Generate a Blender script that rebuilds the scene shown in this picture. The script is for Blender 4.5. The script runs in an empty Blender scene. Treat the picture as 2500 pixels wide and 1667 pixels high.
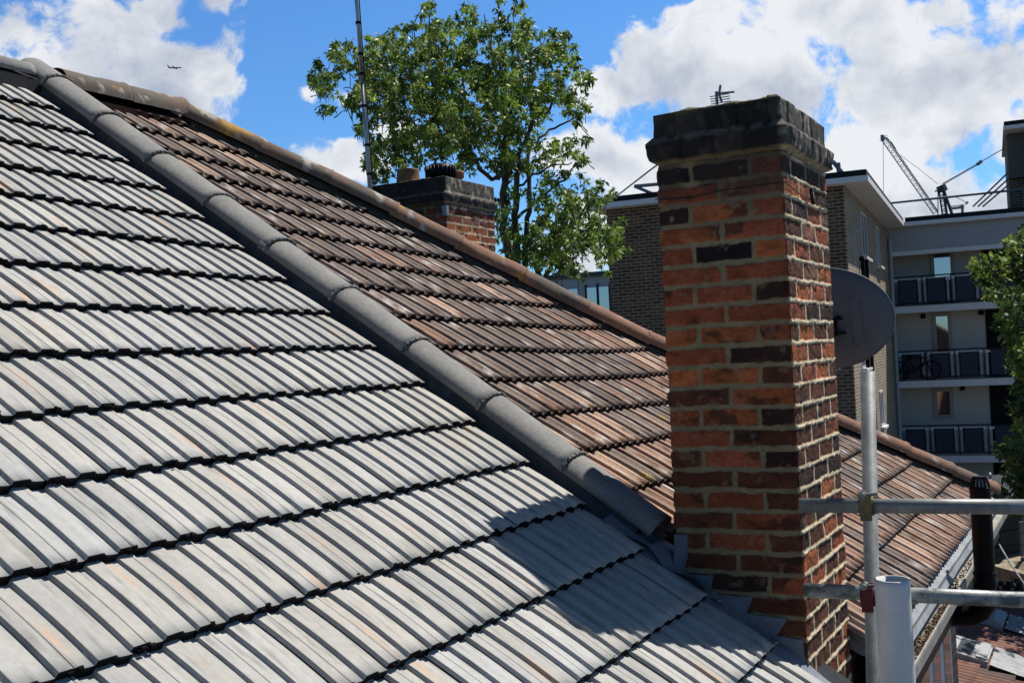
import bpy, math, random
import numpy as np
from mathutils import Matrix, Vector
random.seed(7); rng=np.random.default_rng(7)
SC=bpy.context.scene
# ---------------------------------------------------------------- camera
F=2700.; CX,CY=1250.,833.5; ROLL=.048; HY=881.
PITCH=math.atan((HY-CY)/F*math.cos(ROLL))
cr,sr=math.cos(ROLL),math.sin(ROLL); cp,sp=math.cos(PITCH),math.sin(PITCH)
def ray(x,y):
    u=(x-CX)/F; v=-(y-CY)/F
    a=u*cr+v*sr; b=-u*sr+v*cr
    return np.array([a,cp-b*sp,sp+b*cp])
def P(x,y,Y):                      # point of the line of sight at distance Y ahead
    r=ray(x,y); return r*(Y/r[1])
def HZ(x,y,z):                     # ... at height z
    r=ray(x,y); return r*(z/r[2])
def HP(x,y,n,p0):                  # ... on a plane
    r=ray(x,y); return r*(np.dot(n,p0)/np.dot(n,r))
cam_d=bpy.data.cameras.new('camera'); cam=bpy.data.objects.new('camera',cam_d)
SC.collection.objects.link(cam); SC.camera=cam
cam_d.sensor_width=36; cam_d.lens=F/2500*36; cam_d.clip_start=.05; cam_d.clip_end=20000
fw=np.array([0,cp,sp]); upc=np.array([0,-sp,cp]); rt=np.array([1.,0,0])
cu=upc*cr+rt*sr; cx=rt*cr-upc*sr
M=Matrix([[cx[0],cu[0],-fw[0],0],[cx[1],cu[1],-fw[1],0],[cx[2],cu[2],-fw[2],0],[0,0,0,1]])
cam.matrix_world=M
SC.render.resolution_x=1024; SC.render.resolution_y=682
SC.view_settings.view_transform='Standard'; SC.view_settings.look='None'
SC.view_settings.exposure=0.6; SC.view_settings.gamma=1
# ---------------------------------------------------------------- sun and sky
SUN_AZ,SUN_EL=55.,59.
sd=np.array([math.sin(math.radians(SUN_AZ))*math.cos(math.radians(SUN_EL)),math.cos(math.radians(SUN_AZ))*math.cos(math.radians(SUN_EL)),math.sin(math.radians(SUN_EL))])
sl=bpy.data.lights.new('sun','SUN'); so=bpy.data.objects.new('sun',sl); SC.collection.objects.link(so)
sl.energy=5.0; sl.angle=math.radians(.5); sl.color=(1,.95,.87)
so.rotation_euler=Vector(sd).to_track_quat('Z','Y').to_euler(); so.location=(8,8,30)
W=bpy.data.worlds.new("World"); SC.world=W; W.use_nodes=True
nt=W.node_tree; N=nt.nodes; Lk=nt.links
for n_ in list(N): N.remove(n_)
def nd(tree,t,**k):
    n_=tree.nodes.new(t)
    for a,b in k.items(): setattr(n_,a,b)
    return n_
out=nd(nt,'ShaderNodeOutputWorld'); bg=nd(nt,'ShaderNodeBackground'); bg.inputs[1].default_value=.0505
sky=nd(nt,'ShaderNodeTexSky',sky_type='NISHITA',sun_disc=False,sun_elevation=math.radians(SUN_EL),sun_rotation=math.radians(SUN_AZ))
sky.air_density=1.0; sky.dust_density=.3; sky.ozone_density=2.2
tc=nd(nt,'ShaderNodeTexCoord')
def vm(op,a,b=None,tree=nt):
    n_=nd(tree,'ShaderNodeVectorMath',operation=op); 
    for i,s in enumerate((a,b)):
        if s is None: continue
        if isinstance(s,tuple): n_.inputs[i].default_value=s
        else: tree.links.new(s,n_.inputs[i])
    return n_
def mt(op,a,b=None,c=None,tree=nt,clamp=False):
    n_=nd(tree,'ShaderNodeMath',operation=op,use_clamp=clamp)
    for i,s in enumerate((a,b,c)):
        if s is None: continue
        if isinstance(s,(int,float)): n_.inputs[i].default_value=s
        else: tree.links.new(s,n_.inputs[i])
    return n_.outputs[0]
dirn=tc.outputs['Generated']
sc_=None
def noise(vec,scale,detail,rough,tree=nt,dist=0):
    n_=nd(tree,'ShaderNodeTexNoise'); n_.inputs['Scale'].default_value=scale; n_.inputs['Detail'].default_value=detail
    n_.inputs['Roughness'].default_value=rough; n_.inputs['Distortion'].default_value=dist; tree.links.new(vec,n_.inputs['Vector']); return n_
warp=noise(dirn,7,4,.6)
wv0=vm('SUBTRACT',warp.outputs['Color'],(.5,.5,.5))
wv=vm('MULTIPLY_ADD',wv0.outputs[0],(.09,.09,.09)); Lk.new(dirn,wv.inputs[2])
sc_=vm('MULTIPLY',wv.outputs[0],(1,1,1.5)).outputs[0]
blobs=[(1500,215,85),(1600,170,120),(1760,190,165),(1930,250,190),(2120,240,200),(2310,210,190),(2470,150,170),(2250,320,120),(2080,370,110),(1780,60,85),(1660,45,50),(2120,45,80),(1950,20,110),
 (2330,10,60),(30,60,120),(60,170,170),(190,190,180),(330,190,160),(300,90,110),(400,40,90),(480,170,80),(500,50,50),(420,250,80),(530,240,45),
 (2300,500,115),(2440,470,90),(2180,520,60),(1480,420,70),(1420,400,50),(1580,440,80),(1460,570,80),(1400,640,70),(820,400,70),(870,210,55),(780,210,30),(950,330,60),(2600,300,150),(-120,150,200)]
tree_blob=None
for (bx,by,br) in blobs:
    d=ray(bx,by); d=d/np.linalg.norm(d)
    dd=vm('DISTANCE',sc_,(float(d[0]),float(d[1]),float(d[2]*1.5))).outputs['Value']
    f=mt('SUBTRACT',1.0,mt('DIVIDE',dd,br*1.4/F))
    tree_blob=f if tree_blob is None else mt('MAXIMUM',tree_blob,f)
base=mt('MAXIMUM',tree_blob,-1.0)
n1=noise(wv.outputs[0],13,9,.62).outputs['Fac']; n2=noise(dirn,3.3,5,.55).outputs['Fac']
dens=mt('ADD',mt('MULTIPLY',mt('ADD',base,.06),.72),mt('MULTIPLY',mt('SUBTRACT',n1,.5),2.7))
far_=mt('MULTIPLY',mt('SUBTRACT',n2,.72),2.0)      # clouds over the rest of the sky
far2=mt('ADD',far_,mt('MULTIPLY',mt('SUBTRACT',n1,.5),1.0))
# keep the random ones out of the sector that has measured clouds
fwd=vm('DOT_PRODUCT',dirn,(0,1,.1)).outputs['Value']
far3=mt('SUBTRACT',far2,mt('MULTIPLY',mt('GREATER_THAN',fwd,.84),3.0))
dens=mt('MAXIMUM',dens,far3)
cr1=nd(nt,'ShaderNodeValToRGB'); Lk.new(dens,cr1.inputs[0]); cr1.color_ramp.interpolation='EASE'
cr1.color_ramp.elements[0].position=.0; cr1.color_ramp.elements[0].color=(0,0,0,1)
cr1.color_ramp.elements[1].position=.34; cr1.color_ramp.elements[1].color=(1,1,1,1)
# shade inside the cloud: bright tops, grey bases
sh=noise(wv.outputs[0],6,7,.6).outputs['Fac']
off=vm('ADD',wv.outputs[0],(.012,.008,.035)).outputs[0]
sh2=noise(off,13,6,.55).outputs['Fac']
shade=mt('ADD',mt('ADD',mt('MULTIPLY',mt('SUBTRACT',n1,sh2),1.3),mt('MULTIPLY',mt('SUBTRACT',sh,.5),-2.4)),mt('SUBTRACT',.78,mt('MULTIPLY',dens,.42)))
cr2=nd(nt,'ShaderNodeValToRGB'); Lk.new(shade,cr2.inputs[0])
e=cr2.color_ramp.elements; e[0].position=.12; e[0].color=(5.2,6.0,7.6,1); e[1].position=.78; e[1].color=(11.0,11.3,11.8,1)
m_=nd(nt,'ShaderNodeMixRGB'); Lk.new(cr1.outputs[0],m_.inputs[0]); 
tint=nd(nt,'ShaderNodeMixRGB',blend_type='MULTIPLY'); tint.inputs[0].default_value=1; Lk.new(sky.outputs[0],tint.inputs[1])
sepd=nd(nt,'ShaderNodeSeparateXYZ'); Lk.new(dirn,sepd.inputs[0])
zr=nd(nt,'ShaderNodeValToRGB'); Lk.new(sepd.outputs[2],zr.inputs[0]); zr.color_ramp.elements[0].position=.0; zr.color_ramp.elements[0].color=(.80,1.32,1.80,1); zr.color_ramp.elements[1].position=.75; zr.color_ramp.elements[1].color=(.38,.42,.46,1)
zm=zr.color_ramp.elements.new(.32); zm.color=(.74,1.34,1.95,1)
Lk.new(zr.outputs[0],tint.inputs[2])
Lk.new(tint.outputs[0],m_.inputs[1]); Lk.new(cr2.outputs[0],m_.inputs[2])
Lk.new(m_.outputs[0],bg.inputs[0]); Lk.new(bg.outputs[0],out.inputs[0])
# ---------------------------------------------------------------- helpers
COL=SC.collection
def mat(name,col=(.5,.5,.5),rough=.7,metal=0,var=.25,scale=8,bump=.3,bscale=60,attr=False,spec=.3,col2=None,trans=0,bdist=.004,thr=(.35,.65)):
    m=bpy.data.materials.new(name); m.use_nodes=True; t=m.node_tree; b=t.nodes['Principled BSDF']
    b.inputs['Roughness'].default_value=rough; b.inputs['Metallic'].default_value=metal; b.inputs['Specular IOR Level'].default_value=spec
    tcn=nd(t,'ShaderNodeTexCoord'); nz=noise(tcn.outputs['Object'],scale,8,.65,t)
    if attr:
        at=nd(t,'ShaderNodeAttribute',attribute_name='Col'); src=at.outputs['Color']
    else:
        rg=nd(t,'ShaderNodeValToRGB'); t.links.new(nz.outputs['Fac'],rg.inputs[0])
        c2=col2 if col2 else tuple(c*(1-var) for c in col)
        rg.color_ramp.elements[0].position=thr[0]; rg.color_ramp.elements[0].color=(*c2,1)
        rg.color_ramp.elements[1].position=thr[1]; rg.color_ramp.elements[1].color=(*col,1); src=rg.outputs[0]
    n2_=noise(tcn.outputs['Object'],bscale,6,.7,t)
    mp=nd(t,'ShaderNodeMapRange'); mp.inputs['From Min'].default_value=.3; mp.inputs['From Max'].default_value=.7
    mp.inputs['To Min'].default_value=.69*(1-var*.8); mp.inputs['To Max'].default_value=.69*(1+var*.5); t.links.new(n2_.outputs['Fac'],mp.inputs[0])
    mx=vm('SCALE',src,None,t); t.links.new(mp.outputs[0],mx.inputs['Scale']); t.links.new(mx.outputs[0],b.inputs['Base Color'])
    if bump:
        bp=nd(t,'ShaderNodeBump'); bp.inputs['Strength'].default_value=bump; bp.inputs['Distance'].default_value=bdist
        t.links.new(n2_.outputs['Fac'],bp.inputs['Height']); t.links.new(bp.outputs[0],b.inputs['Normal'])
    return m
def brickmat(name,c1,c2,mortar,bw=.24,bh=.08,ms=.012,squash=False,dark=.5):
    m=bpy.data.materials.new(name); m.use_nodes=True; t=m.node_tree; b=t.nodes['Principled BSDF']; b.inputs['Roughness'].default_value=.9
    tcn=nd(t,'ShaderNodeTexCoord'); sx=nd(t,'ShaderNodeSeparateXYZ'); t.links.new(tcn.outputs['Object'],sx.inputs[0])
    cb=nd(t,'ShaderNodeCombineXYZ'); t.links.new(mt('ADD',sx.outputs[0],sx.outputs[1],tree=t),cb.inputs[0]); t.links.new(sx.outputs[2],cb.inputs[1])
    br=nd(t,'ShaderNodeTexBrick'); t.links.new(cb.outputs[0],br.inputs['Vector'])
    br.inputs['Scale'].default_value=1; br.inputs['Brick Width'].default_value=bw; br.inputs['Row Height'].default_value=bh
    br.inputs['Mortar Size'].default_value=ms; br.inputs['Mortar Smooth'].default_value=.1; br.inputs['Bias'].default_value=-.1
    br.inputs['Color1'].default_value=(*c1,1); br.inputs['Color2'].default_value=(*c2,1); br.inputs['Mortar'].default_value=(*mortar,1)
    nz=noise(tcn.outputs['Object'],1.3,6,.6,t); mp=nd(t,'ShaderNodeMapRange'); mp.inputs['From Min'].default_value=.3; mp.inputs['From Max'].default_value=.7
    mp.inputs['To Min'].default_value=.6; mp.inputs['To Max'].default_value=.95; t.links.new(nz.outputs['Fac'],mp.inputs[0])
    mx=vm('SCALE',br.outputs[0],None,t); t.links.new(mp.outputs[0],mx.inputs['Scale']); t.links.new(mx.outputs[0],b.inputs['Base Color'])
    bp=nd(t,'ShaderNodeBump',invert=True); bp.inputs['Distance'].default_value=.01; bp.inputs['Strength'].default_value=.6; t.links.new(br.outputs['Fac'],bp.inputs['Height']); t.links.new(bp.outputs[0],b.inputs['Normal'])
    return m
def tag(o,label=None,cat=None,group=None,kind=None):
    if label: o['label']=label
    if cat: o['category']=cat
    if group: o['group']=group
    if kind: o['kind']=kind
    return o
def empty(name,loc,rz=0):
    o=bpy.data.objects.new(name,None); COL.objects.link(o); o.location=Vector(loc); o.rotation_euler=(0,0,rz); o.empty_display_size=.2
    o['_m']=0
    del o['_m']
    return o
WM={}
def wm(o):
    if o is None: return Matrix.Identity(4)
    m=Matrix.Translation(o.location)@o.rotation_euler.to_matrix().to_4x4()
    return (wm(o.parent)@m) if o.parent else m
def mk(name,V,Fc,mats,parent=None,mi=None,col=None,smooth=False,origin=None):
    V=np.asarray(V,float)
    me=bpy.data.meshes.new(name)
    o=bpy.data.objects.new(name,me); COL.objects.link(o)
    if parent is not None: o.parent=parent
    elif origin is not None: o.location=Vector(origin)
    Mi=np.array((wm(parent) if parent is not None else Matrix.Translation(o.location)).inverted())
    V=V@Mi[:3,:3].T+Mi[:3,3]
    if isinstance(Fc,np.ndarray):
        nf,k=Fc.shape; me.vertices.add(len(V)); me.vertices.foreach_set('co',V.ravel())
        me.loops.add(nf*k); me.loops.foreach_set('vertex_index',Fc.ravel().astype(np.int32))
        me.polygons.add(nf); me.polygons.foreach_set('loop_start',np.arange(0,nf*k,k,dtype=np.int32)); me.polygons.foreach_set('loop_total',np.full(nf,k,dtype=np.int32))
        me.update(calc_edges=True)
    else:
        me.from_pydata([tuple(v) for v in V],[],Fc)
    if not isinstance(mats,(list,tuple)): mats=[mats]
    for m in mats: me.materials.append(m)
    if mi is not None: me.polygons.foreach_set('material_index',np.asarray(mi,dtype=np.int32))
    if smooth: me.polygons.foreach_set('use_smooth',np.ones(len(me.polygons),dtype=bool))
    if col is not None:
        ca=me.color_attributes.new('Col','FLOAT_COLOR','POINT')
        c4=np.ones((len(V),4)); c4[:,:3]=col; ca.data.foreach_set('color',c4.ravel())
    me.update(); return o
class MB:
    def __init__(s): s.V=[];s.F=[];s.mi=[];s.n=0
    def add(s,V,Fc,m=0):
        for f in Fc: s.F.append(tuple(i+s.n for i in f)); s.mi.append(m)
        s.V+= [np.asarray(v,float) for v in V]; s.n+=len(V); return s
    def hexa(s,c,m=0): # 8 corners: bottom 4 ccw, top 4 ccw
        return s.add(c,[(3,2,1,0),(4,5,6,7),(0,1,5,4),(1,2,6,5),(2,3,7,6),(3,0,4,7)],m)
    def obox(s,o,a,b,c,m=0): # origin corner and three edge vectors
        o,a,b,c=[np.asarray(q,float) for q in (o,a,b,c)]
        if np.dot(np.cross(a,b),c)<0: a,b=b,a
        return s.hexa([o,o+a,o+a+b,o+b,o+c,o+a+c,o+a+b+c,o+b+c],m)
    def tube(s,pts,r,seg=10,m=0,cap=True,rr=None):
        pts=[np.asarray(p,float) for p in pts]; n=len(pts); rings=[]
        prev=None
        for i,p in enumerate(pts):
            t=pts[min(i+1,n-1)]-pts[max(i-1,0)]; t/=np.linalg.norm(t)+1e-12
            if prev is None:
                a=np.cross(t,[0,0,1.]); 
                if np.linalg.norm(a)<.05: a=np.cross(t,[1.,0,0])
            else: a=prev-t*np.dot(prev,t)
            a/=np.linalg.norm(a); prev=a; b=np.cross(t,a); R=(rr[i] if rr is not None else r)
            rings.append([p+R*(math.cos(q)*a+math.sin(q)*b) for q in np.linspace(0,2*math.pi,seg,endpoint=False)])
        V=[v for rg in rings for v in rg]; Fc=[]
        for i in range(n-1):
            for j in range(seg):
                k=(j+1)%seg; Fc.append((i*seg+j,i*seg+k,(i+1)*seg+k,(i+1)*seg+j))
        if cap: Fc.append(tuple(range(seg-1,-1,-1))); Fc.append(tuple((n-1)*seg+j for j in range(seg)))
        return s.add(V,Fc,m)
    def lathe(s,base,prof,seg=24,m=0,axis=(0,0,1)):
        base=np.asarray(base,float); ax=np.asarray(axis,float); ax/=np.linalg.norm(ax)
        a=np.cross(ax,[1.,0,0] if abs(ax[0])<.8 else [0,1.,0]); a/=np.linalg.norm(a); b=np.cross(ax,a)
        V=[];Fc=[]
        for r,z in prof:
            for q in np.linspace(0,2*math.pi,seg,endpoint=False): V.append(base+ax*z+r*(math.cos(q)*a+math.sin(q)*b))
        for i in range(len(prof)-1):
            for j in range(seg):
                k=(j+1)%seg; Fc.append((i*seg+j,i*seg+k,(i+1)*seg+k,(i+1)*seg+j))
        return s.add(V,Fc,m)
    def build(s,name,mats,parent=None,smooth=False,origin=None):
        return mk(name,s.V,s.F,mats,parent,mi=s.mi,smooth=smooth,origin=origin)
# vectorised value noise
_perm=rng.permutation(512)
def vnoise(x,y,z=0,seed=0):
    x=np.asarray(x,float)+seed*17.3; y=np.asarray(y,float)+seed*5.1; z=np.asarray(z,float)+0*x
    xi=np.floor(x).astype(int); yi=np.floor(y).astype(int); zi=np.floor(z).astype(int)
    fx,fy,fz=x-xi,y-yi,z-zi; fx=fx*fx*(3-2*fx); fy=fy*fy*(3-2*fy); fz=fz*fz*(3-2*fz)
    def h(a,b,c): return _perm[(_perm[(_perm[a&511]+b)&511]+c)&511]/511.
    def L(a,b,t): return a+(b-a)*t
    return L(L(L(h(xi,yi,zi),h(xi+1,yi,zi),fx),L(h(xi,yi+1,zi),h(xi+1,yi+1,zi),fx),fy),
             L(L(h(xi,yi,zi+1),h(xi+1,yi,zi+1),fx),L(h(xi,yi+1,zi+1),h(xi+1,yi+1,zi+1),fx),fy),fz)*2-1
def fbm(x,y,z=0,o=4,seed=0):
    r=0;a=1.;t=0
    for i in range(o): r=r+a*vnoise(x*2**i,y*2**i,np.asarray(z)*2**i,seed+i); t+=a; a*=.55
    return r/t
def sstep(a,b,x): t=np.clip((x-a)/(b-a),0,1); return t*t*(3-2*t)
Z=np.array([0,0,1.])
# ---------------------------------------------------------------- house frame (roof plane)
r_=ray(2710,820); TH=math.atan2(r_[1],r_[0])
d1=np.array([math.cos(TH),math.sin(TH),0]); d2=np.array([-math.sin(TH),math.cos(TH),0])
S=1.5; PA=math.radians(34.5)
UP=d2*math.cos(PA)+Z*math.sin(PA); NR=-d2*math.sin(PA)+Z*math.cos(PA)
def R3(u,v,h=0): return u*d1+v*UP+(h-S)*NR
def fr(u,w,z): return u*d1+w*d2+z*Z
RIDGE=4.93
GROUND=-6.8
def eave_wz(v):  q=R3(0,v); return float(q@d2),float(q[2])
ew,ez=eave_wz(0.0); rw,rz_=eave_wz(RIDGE)
# ---------------------------------------------------------------- materials
M_grey=mat('grey_tile',attr=True,rough=.78,var=.16,bscale=45,bump=.25,spec=.25)
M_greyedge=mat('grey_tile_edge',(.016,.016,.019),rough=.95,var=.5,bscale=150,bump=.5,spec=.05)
M_brown=mat('brown_tile',attr=True,rough=.9,var=.4,bscale=90,bump=.4,spec=.2)
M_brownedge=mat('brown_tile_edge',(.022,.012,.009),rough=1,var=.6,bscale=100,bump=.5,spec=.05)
M_cap=mat('grey_cap',(.29,.285,.275),rough=.9,var=.30,scale=5,bscale=55,bump=.5,col2=(.22,.218,.21))
M_mortardark=mat('dark_mortar',(.07,.07,.07),rough=.95,var=.4,bump=.6,bscale=70)
M_lead=mat('lead',(.19,.22,.27),rough=.6,var=.3,scale=5,bscale=25,bump=.3,spec=.4)
M_leadlit=mat('sunlit_lead',(.36,.37,.38),rough=.6,var=.35,scale=7,bscale=22,bump=.4,spec=.4)  # paler copy of the lead, sunlit brightness put into its colour
M_felt=mat('dark_felt',(.022,.024,.03),rough=.9,var=.5,bump=.5,bscale=40)
M_chim=mat('chimney_brick',attr=True,rough=.93,var=.35,bscale=110,bump=.6,spec=.15,bdist=.003)
M_flash=mat('dark_lead',(.07,.074,.085),rough=.8,var=.5,bump=.5,bscale=30)
M_metal=mat('galvanised_steel',(.30,.32,.32),rough=.5,metal=.3,var=.35,scale=9,bscale=40,bump=.15,col2=(.17,.18,.18),spec=.5)
M_white=mat('white_plastic',(.78,.78,.77),rough=.45,var=.08,bump=0,spec=.4)
M_black=mat('black_plastic',(.004,.004,.005),rough=.45,var=.3,bump=0,spec=.1)
M_red=mat('red_paint',(.2,.02,.03),rough=.6,var=.5,bump=.5)
M_rust=mat('worn_brass',(.25,.2,.1),rough=.6,var=.5,bump=.5,metal=.4)
M_bark=mat('bark',(.12,.095,.07),rough=.95,var=.5,scale=6,bump=.8,bscale=20,bdist=.02)
M_wood=mat('timber',(.3,.29,.27),rough=.9,var=.3,bump=.4)
M_wall=brickmat('house_brick',(.30,.11,.05),(.16,.06,.035),(.28,.25,.2))
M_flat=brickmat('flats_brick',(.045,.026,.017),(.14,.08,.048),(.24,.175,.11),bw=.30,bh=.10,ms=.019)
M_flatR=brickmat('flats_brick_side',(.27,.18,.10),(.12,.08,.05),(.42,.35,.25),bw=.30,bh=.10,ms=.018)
M_render=mat('grey_render',(.62,.59,.53),rough=.95,var=.1,bump=.1)
M_trim=mat('pale_trim',(.85,.85,.85),rough=.7,var=.12,bump=0)
M_trimg=mat('grey_trim',(.44,.44,.46),rough=.7,var=.12,bump=0)
M_roofedge=mat('black_roof_edge',(.012,.013,.017),rough=.8,var=.3,bump=0)
M_panel=mat('tinted_panel',(.055,.064,.095),rough=.6,var=.15,bump=0,spec=.1)
M_dark=mat('opening_shade',(.006,.006,.007),rough=.9,var=.3,bump=0)  # near-black colour standing in for shade inside the stair opening
M_glass=mat('window_glass',(.03,.045,.06),rough=.03,var=.1,bump=0,spec=1.0)
M_glass.node_tree.nodes['Principled BSDF'].inputs['Metallic'].default_value=0; M_glass.node_tree.nodes['Principled BSDF'].inputs['IOR'].default_value=2.4
M_frame=mat('white_frame',(.7,.7,.7),rough=.5,var=.06,bump=0)
M_dish=mat('grey_dish',(.12,.155,.20),rough=.6,metal=0,var=.12,bump=.05,spec=.3)
M_steel=mat('crane_steel',(.2,.24,.28),rough=.6,var=.1,bump=0)
M_terra=mat('terracotta',(.33,.11,.06),rough=.8,var=.3,bump=.2)
M_ochre=mat('stained_clay',(.3,.16,.07),rough=.9,var=.5,scale=14,bump=.3)
# ================================================================= SETTING
gr=[(-300,-300,GROUND),(400,-300,GROUND),(400,900,GROUND),(-300,900,GROUND)]
M_gr=mat('ground_paving',(.2,.19,.17),rough=.95,var=.4,scale=.5,bump=.3,bscale=3)
tag(mk('ground',gr,[(0,1,2,3)],M_gr),kind='structure')
# ================================================================= roof tiles
def tiles(u0,u1,vs,gauge,width,prof,nx,th,colfn,inside,camber=.007,top=.036,tail=.016,nt_=7,seedj=0,edge=0.,xs=None,hfn=None,vfn=None,gap=None):
    V=[];Fq=[];MI=[];CL=[];n=0
    nu=int(math.ceil((u1-u0)/width))
    xs=np.linspace(0,1,nx) if xs is None else xs; nx=len(xs)
    for k,v0 in enumerate(vs):
        for i in range(nu):
            ub=u0+i*width
            if not inside(ub+width*.5,v0+gauge*.4) : continue
            j=rng.normal(0,1,5)
            x=xs.copy(); uu=ub+x*(width-.0006)
            uu=np.minimum(uu,u1)
            if uu[-1]-uu[0]<.02: continue
            hp=prof(x)
            ts=np.linspace(0,1,nt_)
            L=gauge+.02
            dv=j[0]*.0022
            G=np.zeros((nt_,nx,3)); C=np.zeros((nt_,nx,3))
            for a,t in enumerate(ts):
                h=top-(top-tail)*t+camber*4*t*(1-t)+j[1]*.0008+j[2]*.0012*(x-.5)+hp
                vv=v0+dv+t*L+j[3]*.0012*(x-.5)
                if hfn is not None: h=h+hfn(uu,vv)
                v2=vfn(uu,vv) if vfn is not None else vv
                G[a]=uu[:,None]*d1+v2[:,None]*UP+(h-S)[:,None]*NR
                C[a]=colfn(k,i,uu,vv,t,x)
            # front edge: bottom row
            jag=np.abs(fbm(uu*70,np.full_like(uu,v0*9),0,3,3))*.004
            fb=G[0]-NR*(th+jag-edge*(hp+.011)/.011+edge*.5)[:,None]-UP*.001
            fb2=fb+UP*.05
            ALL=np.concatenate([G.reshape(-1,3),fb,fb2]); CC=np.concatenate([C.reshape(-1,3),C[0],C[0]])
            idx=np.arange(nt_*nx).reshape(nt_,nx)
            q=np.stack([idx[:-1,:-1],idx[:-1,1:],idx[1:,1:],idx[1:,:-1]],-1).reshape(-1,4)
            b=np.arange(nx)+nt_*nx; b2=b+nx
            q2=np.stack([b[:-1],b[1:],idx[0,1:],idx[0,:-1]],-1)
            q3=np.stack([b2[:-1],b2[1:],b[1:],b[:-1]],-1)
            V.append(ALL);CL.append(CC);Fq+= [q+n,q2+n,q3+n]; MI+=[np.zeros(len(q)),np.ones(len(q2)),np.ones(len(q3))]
            n+=len(ALL)
    return np.concatenate(V),np.concatenate(Fq),np.concatenate(MI),np.concatenate(CL)
def prof_grey(x):
    y=(x*2)%1.0
    y=np.where(x>=.9999,.9999,y)
    h=np.clip(y/.03,0,1)*(1-.80*np.clip((y-.50)/.10,0,1)-.25*np.clip((y-.58)/.30,0,1))
    h=h*.0110
    # interlock groove on every second hump
    g=(np.abs(x-.20)<.0085)*.006
    return h-g-.0110
def prof_brown(x):
    y=(x*2)%1.0
    h=np.clip(y/.04,0,1)**.7*(1-np.clip((y-.34)/.34,0,1)**1.3)*.0195+np.clip((y-.80)/.06,0,1)*np.clip((1-y)/.06,0,1)*.004
    return h-.0195
GAUGE=.2845; VS=[.305+GAUGE*k for k in range(-1,17)]
tilecol={}
def col_grey(k,i,u,v,t,x):
    key=(k,i)
    if key not in tilecol:
        g=.42+rng.normal(0,.028); w=rng.normal(0,.5)
        tilecol[key]=(np.array([g*(1.02+.018*w),g,g*(1-.03*w)*.95]),rng.random(),rng.random(),rng.random())
    c,st,sx,ty=tilecol[key]
    C=np.tile(c,(len(u),1)); 
    n=fbm(u*9,v*9,0,3,1); C*=(1+.10*n)[:,None]
    n3=fbm(u*60,v*4,0,3,8); C*=(1+.07*n3)[:,None]
    wh=sstep(.80,1.,np.full_like(u,1-t))*sstep(-.1,.4,fbm(u*22,v*22,0,2,14)); C*=(1+.16*wh)[:,None]
    dd=sstep(.42,.5,fbm(u*75,v*55,0,2,16)); C*=(1-.30*dd)[:,None]
    ws=sstep(.1,.6,fbm(u*3,v*3,0,3,19)); C=C*(1-.055*ws[:,None]*np.array([0,.25,1.]))
    if st<.34: # rusty streak running down the tile
        m=np.exp(-((x-sx)/.07)**2)*math.exp(-((t-ty)/.25)**2)*.75*np.clip(.6+fbm(u*50,v*18,0,3,5)*1.5,0,1)
        C=C*(1-m[:,None])+np.array([.62,.36,.20])*m[:,None]
    dk=(np.abs(x-.20)<.0085)*1.; C*=(1-.93*dk)[:,None]
    return C
def ins_grey(u,v): return True
VERGE=3.845
greyh=empty('terraced_house',fr(1.6,1.6,GROUND),TH)
tag(greyh,'house with the pale grey ribbed tile roof and smooth grey cap tiles, nearest','house','adjoining tiled houses')
V,Fq,MI,CL=tiles(VERGE-.186*26,VERGE,VS,GAUGE,.186,prof_grey,61,.022,col_grey,ins_grey,top=.040,tail=.013,camber=.0042,edge=.008,xs=np.array(sorted(set([0,.006,.0149,.0151]+[.25+.5*q-.0 for q in (-.0,.04)]+list(np.linspace(.03,.99,25))+[.19,.1914,.1916,.2084,.2086,.21,.5,.507,.5149,.52,.29,.79,1.0]))))
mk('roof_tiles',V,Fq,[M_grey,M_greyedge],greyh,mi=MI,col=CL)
# mortar blobs in the interlocking humps' front edges
mb=MB()
for v0 in VS:
    for i in range(26):
        ub=VERGE-.186*26+i*.186+.18*.186
        for q in range(7):
            c=R3(ub+rng.normal(0,.011),v0+rng.normal(-.001,.0025),.031+rng.normal(0,.004)); s_=.0035+.004*rng.random()
            a=d1*s_*2; b=UP*s_; cc=NR*s_
            mb.obox(c-(a+b+cc)/2,a,b,cc)
mb.build('tile_mortar',M_greyedge,greyh)
# underside sheet + rear slope + gable walls (solid building)
def slab(u0,u1,top_h,name,m,parent,vlo=-.02):
    b=MB(); b.hexa([R3(u0,vlo,top_h-.06),R3(u1,vlo,top_h-.06),R3(u1,RIDGE,top_h-.06),R3(u0,RIDGE,top_h-.06),R3(u0,vlo,top_h),R3(u1,vlo,top_h),R3(u1,RIDGE,top_h),R3(u0,RIDGE,top_h)]); return b.build(name,m,parent)
slab(-1.0,4.12,-.014,'roof_felt',M_felt,greyh)
def rear(u0,u1,name,m,parent):
    A=R3(u0,RIDGE,0);B=R3(u1,RIDGE,0); w=2*rw-ew
    b=MB(); C=fr(u1,w,ez);D=fr(u0,w,ez); dz=Z*.05
    b.hexa([A-dz,B-dz,C-dz,D-dz,A,B,C,D]); b.build(name,m,parent)
rear(-1.0,4.12,'rear_roof',M_cap,greyh)
def body(u0,u1,name,parent,ins=.35):
    b=MB(); w0=ew+ins; w1=2*rw-ew-ins; zt=ez+ins*math.tan(PA)-.12
    b.obox(fr(u0,w0,GROUND),(u1-u0)*d1,(w1-w0)*d2,(zt-GROUND)*Z)
    # attic prism
    A=[fr(u0,w0,zt),fr(u1,w0,zt),fr(u1,w1,zt),fr(u0,w1,zt),fr(u0,rw,rz_-.18),fr(u1,rw,rz_-.18)]
    b.add(A,[(0,1,5,4),(2,3,4,5),(1,2,5),(3,0,4)]); b.build(name,M_wall,parent)
body(-.9,3.98,'wall',greyh)
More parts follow.
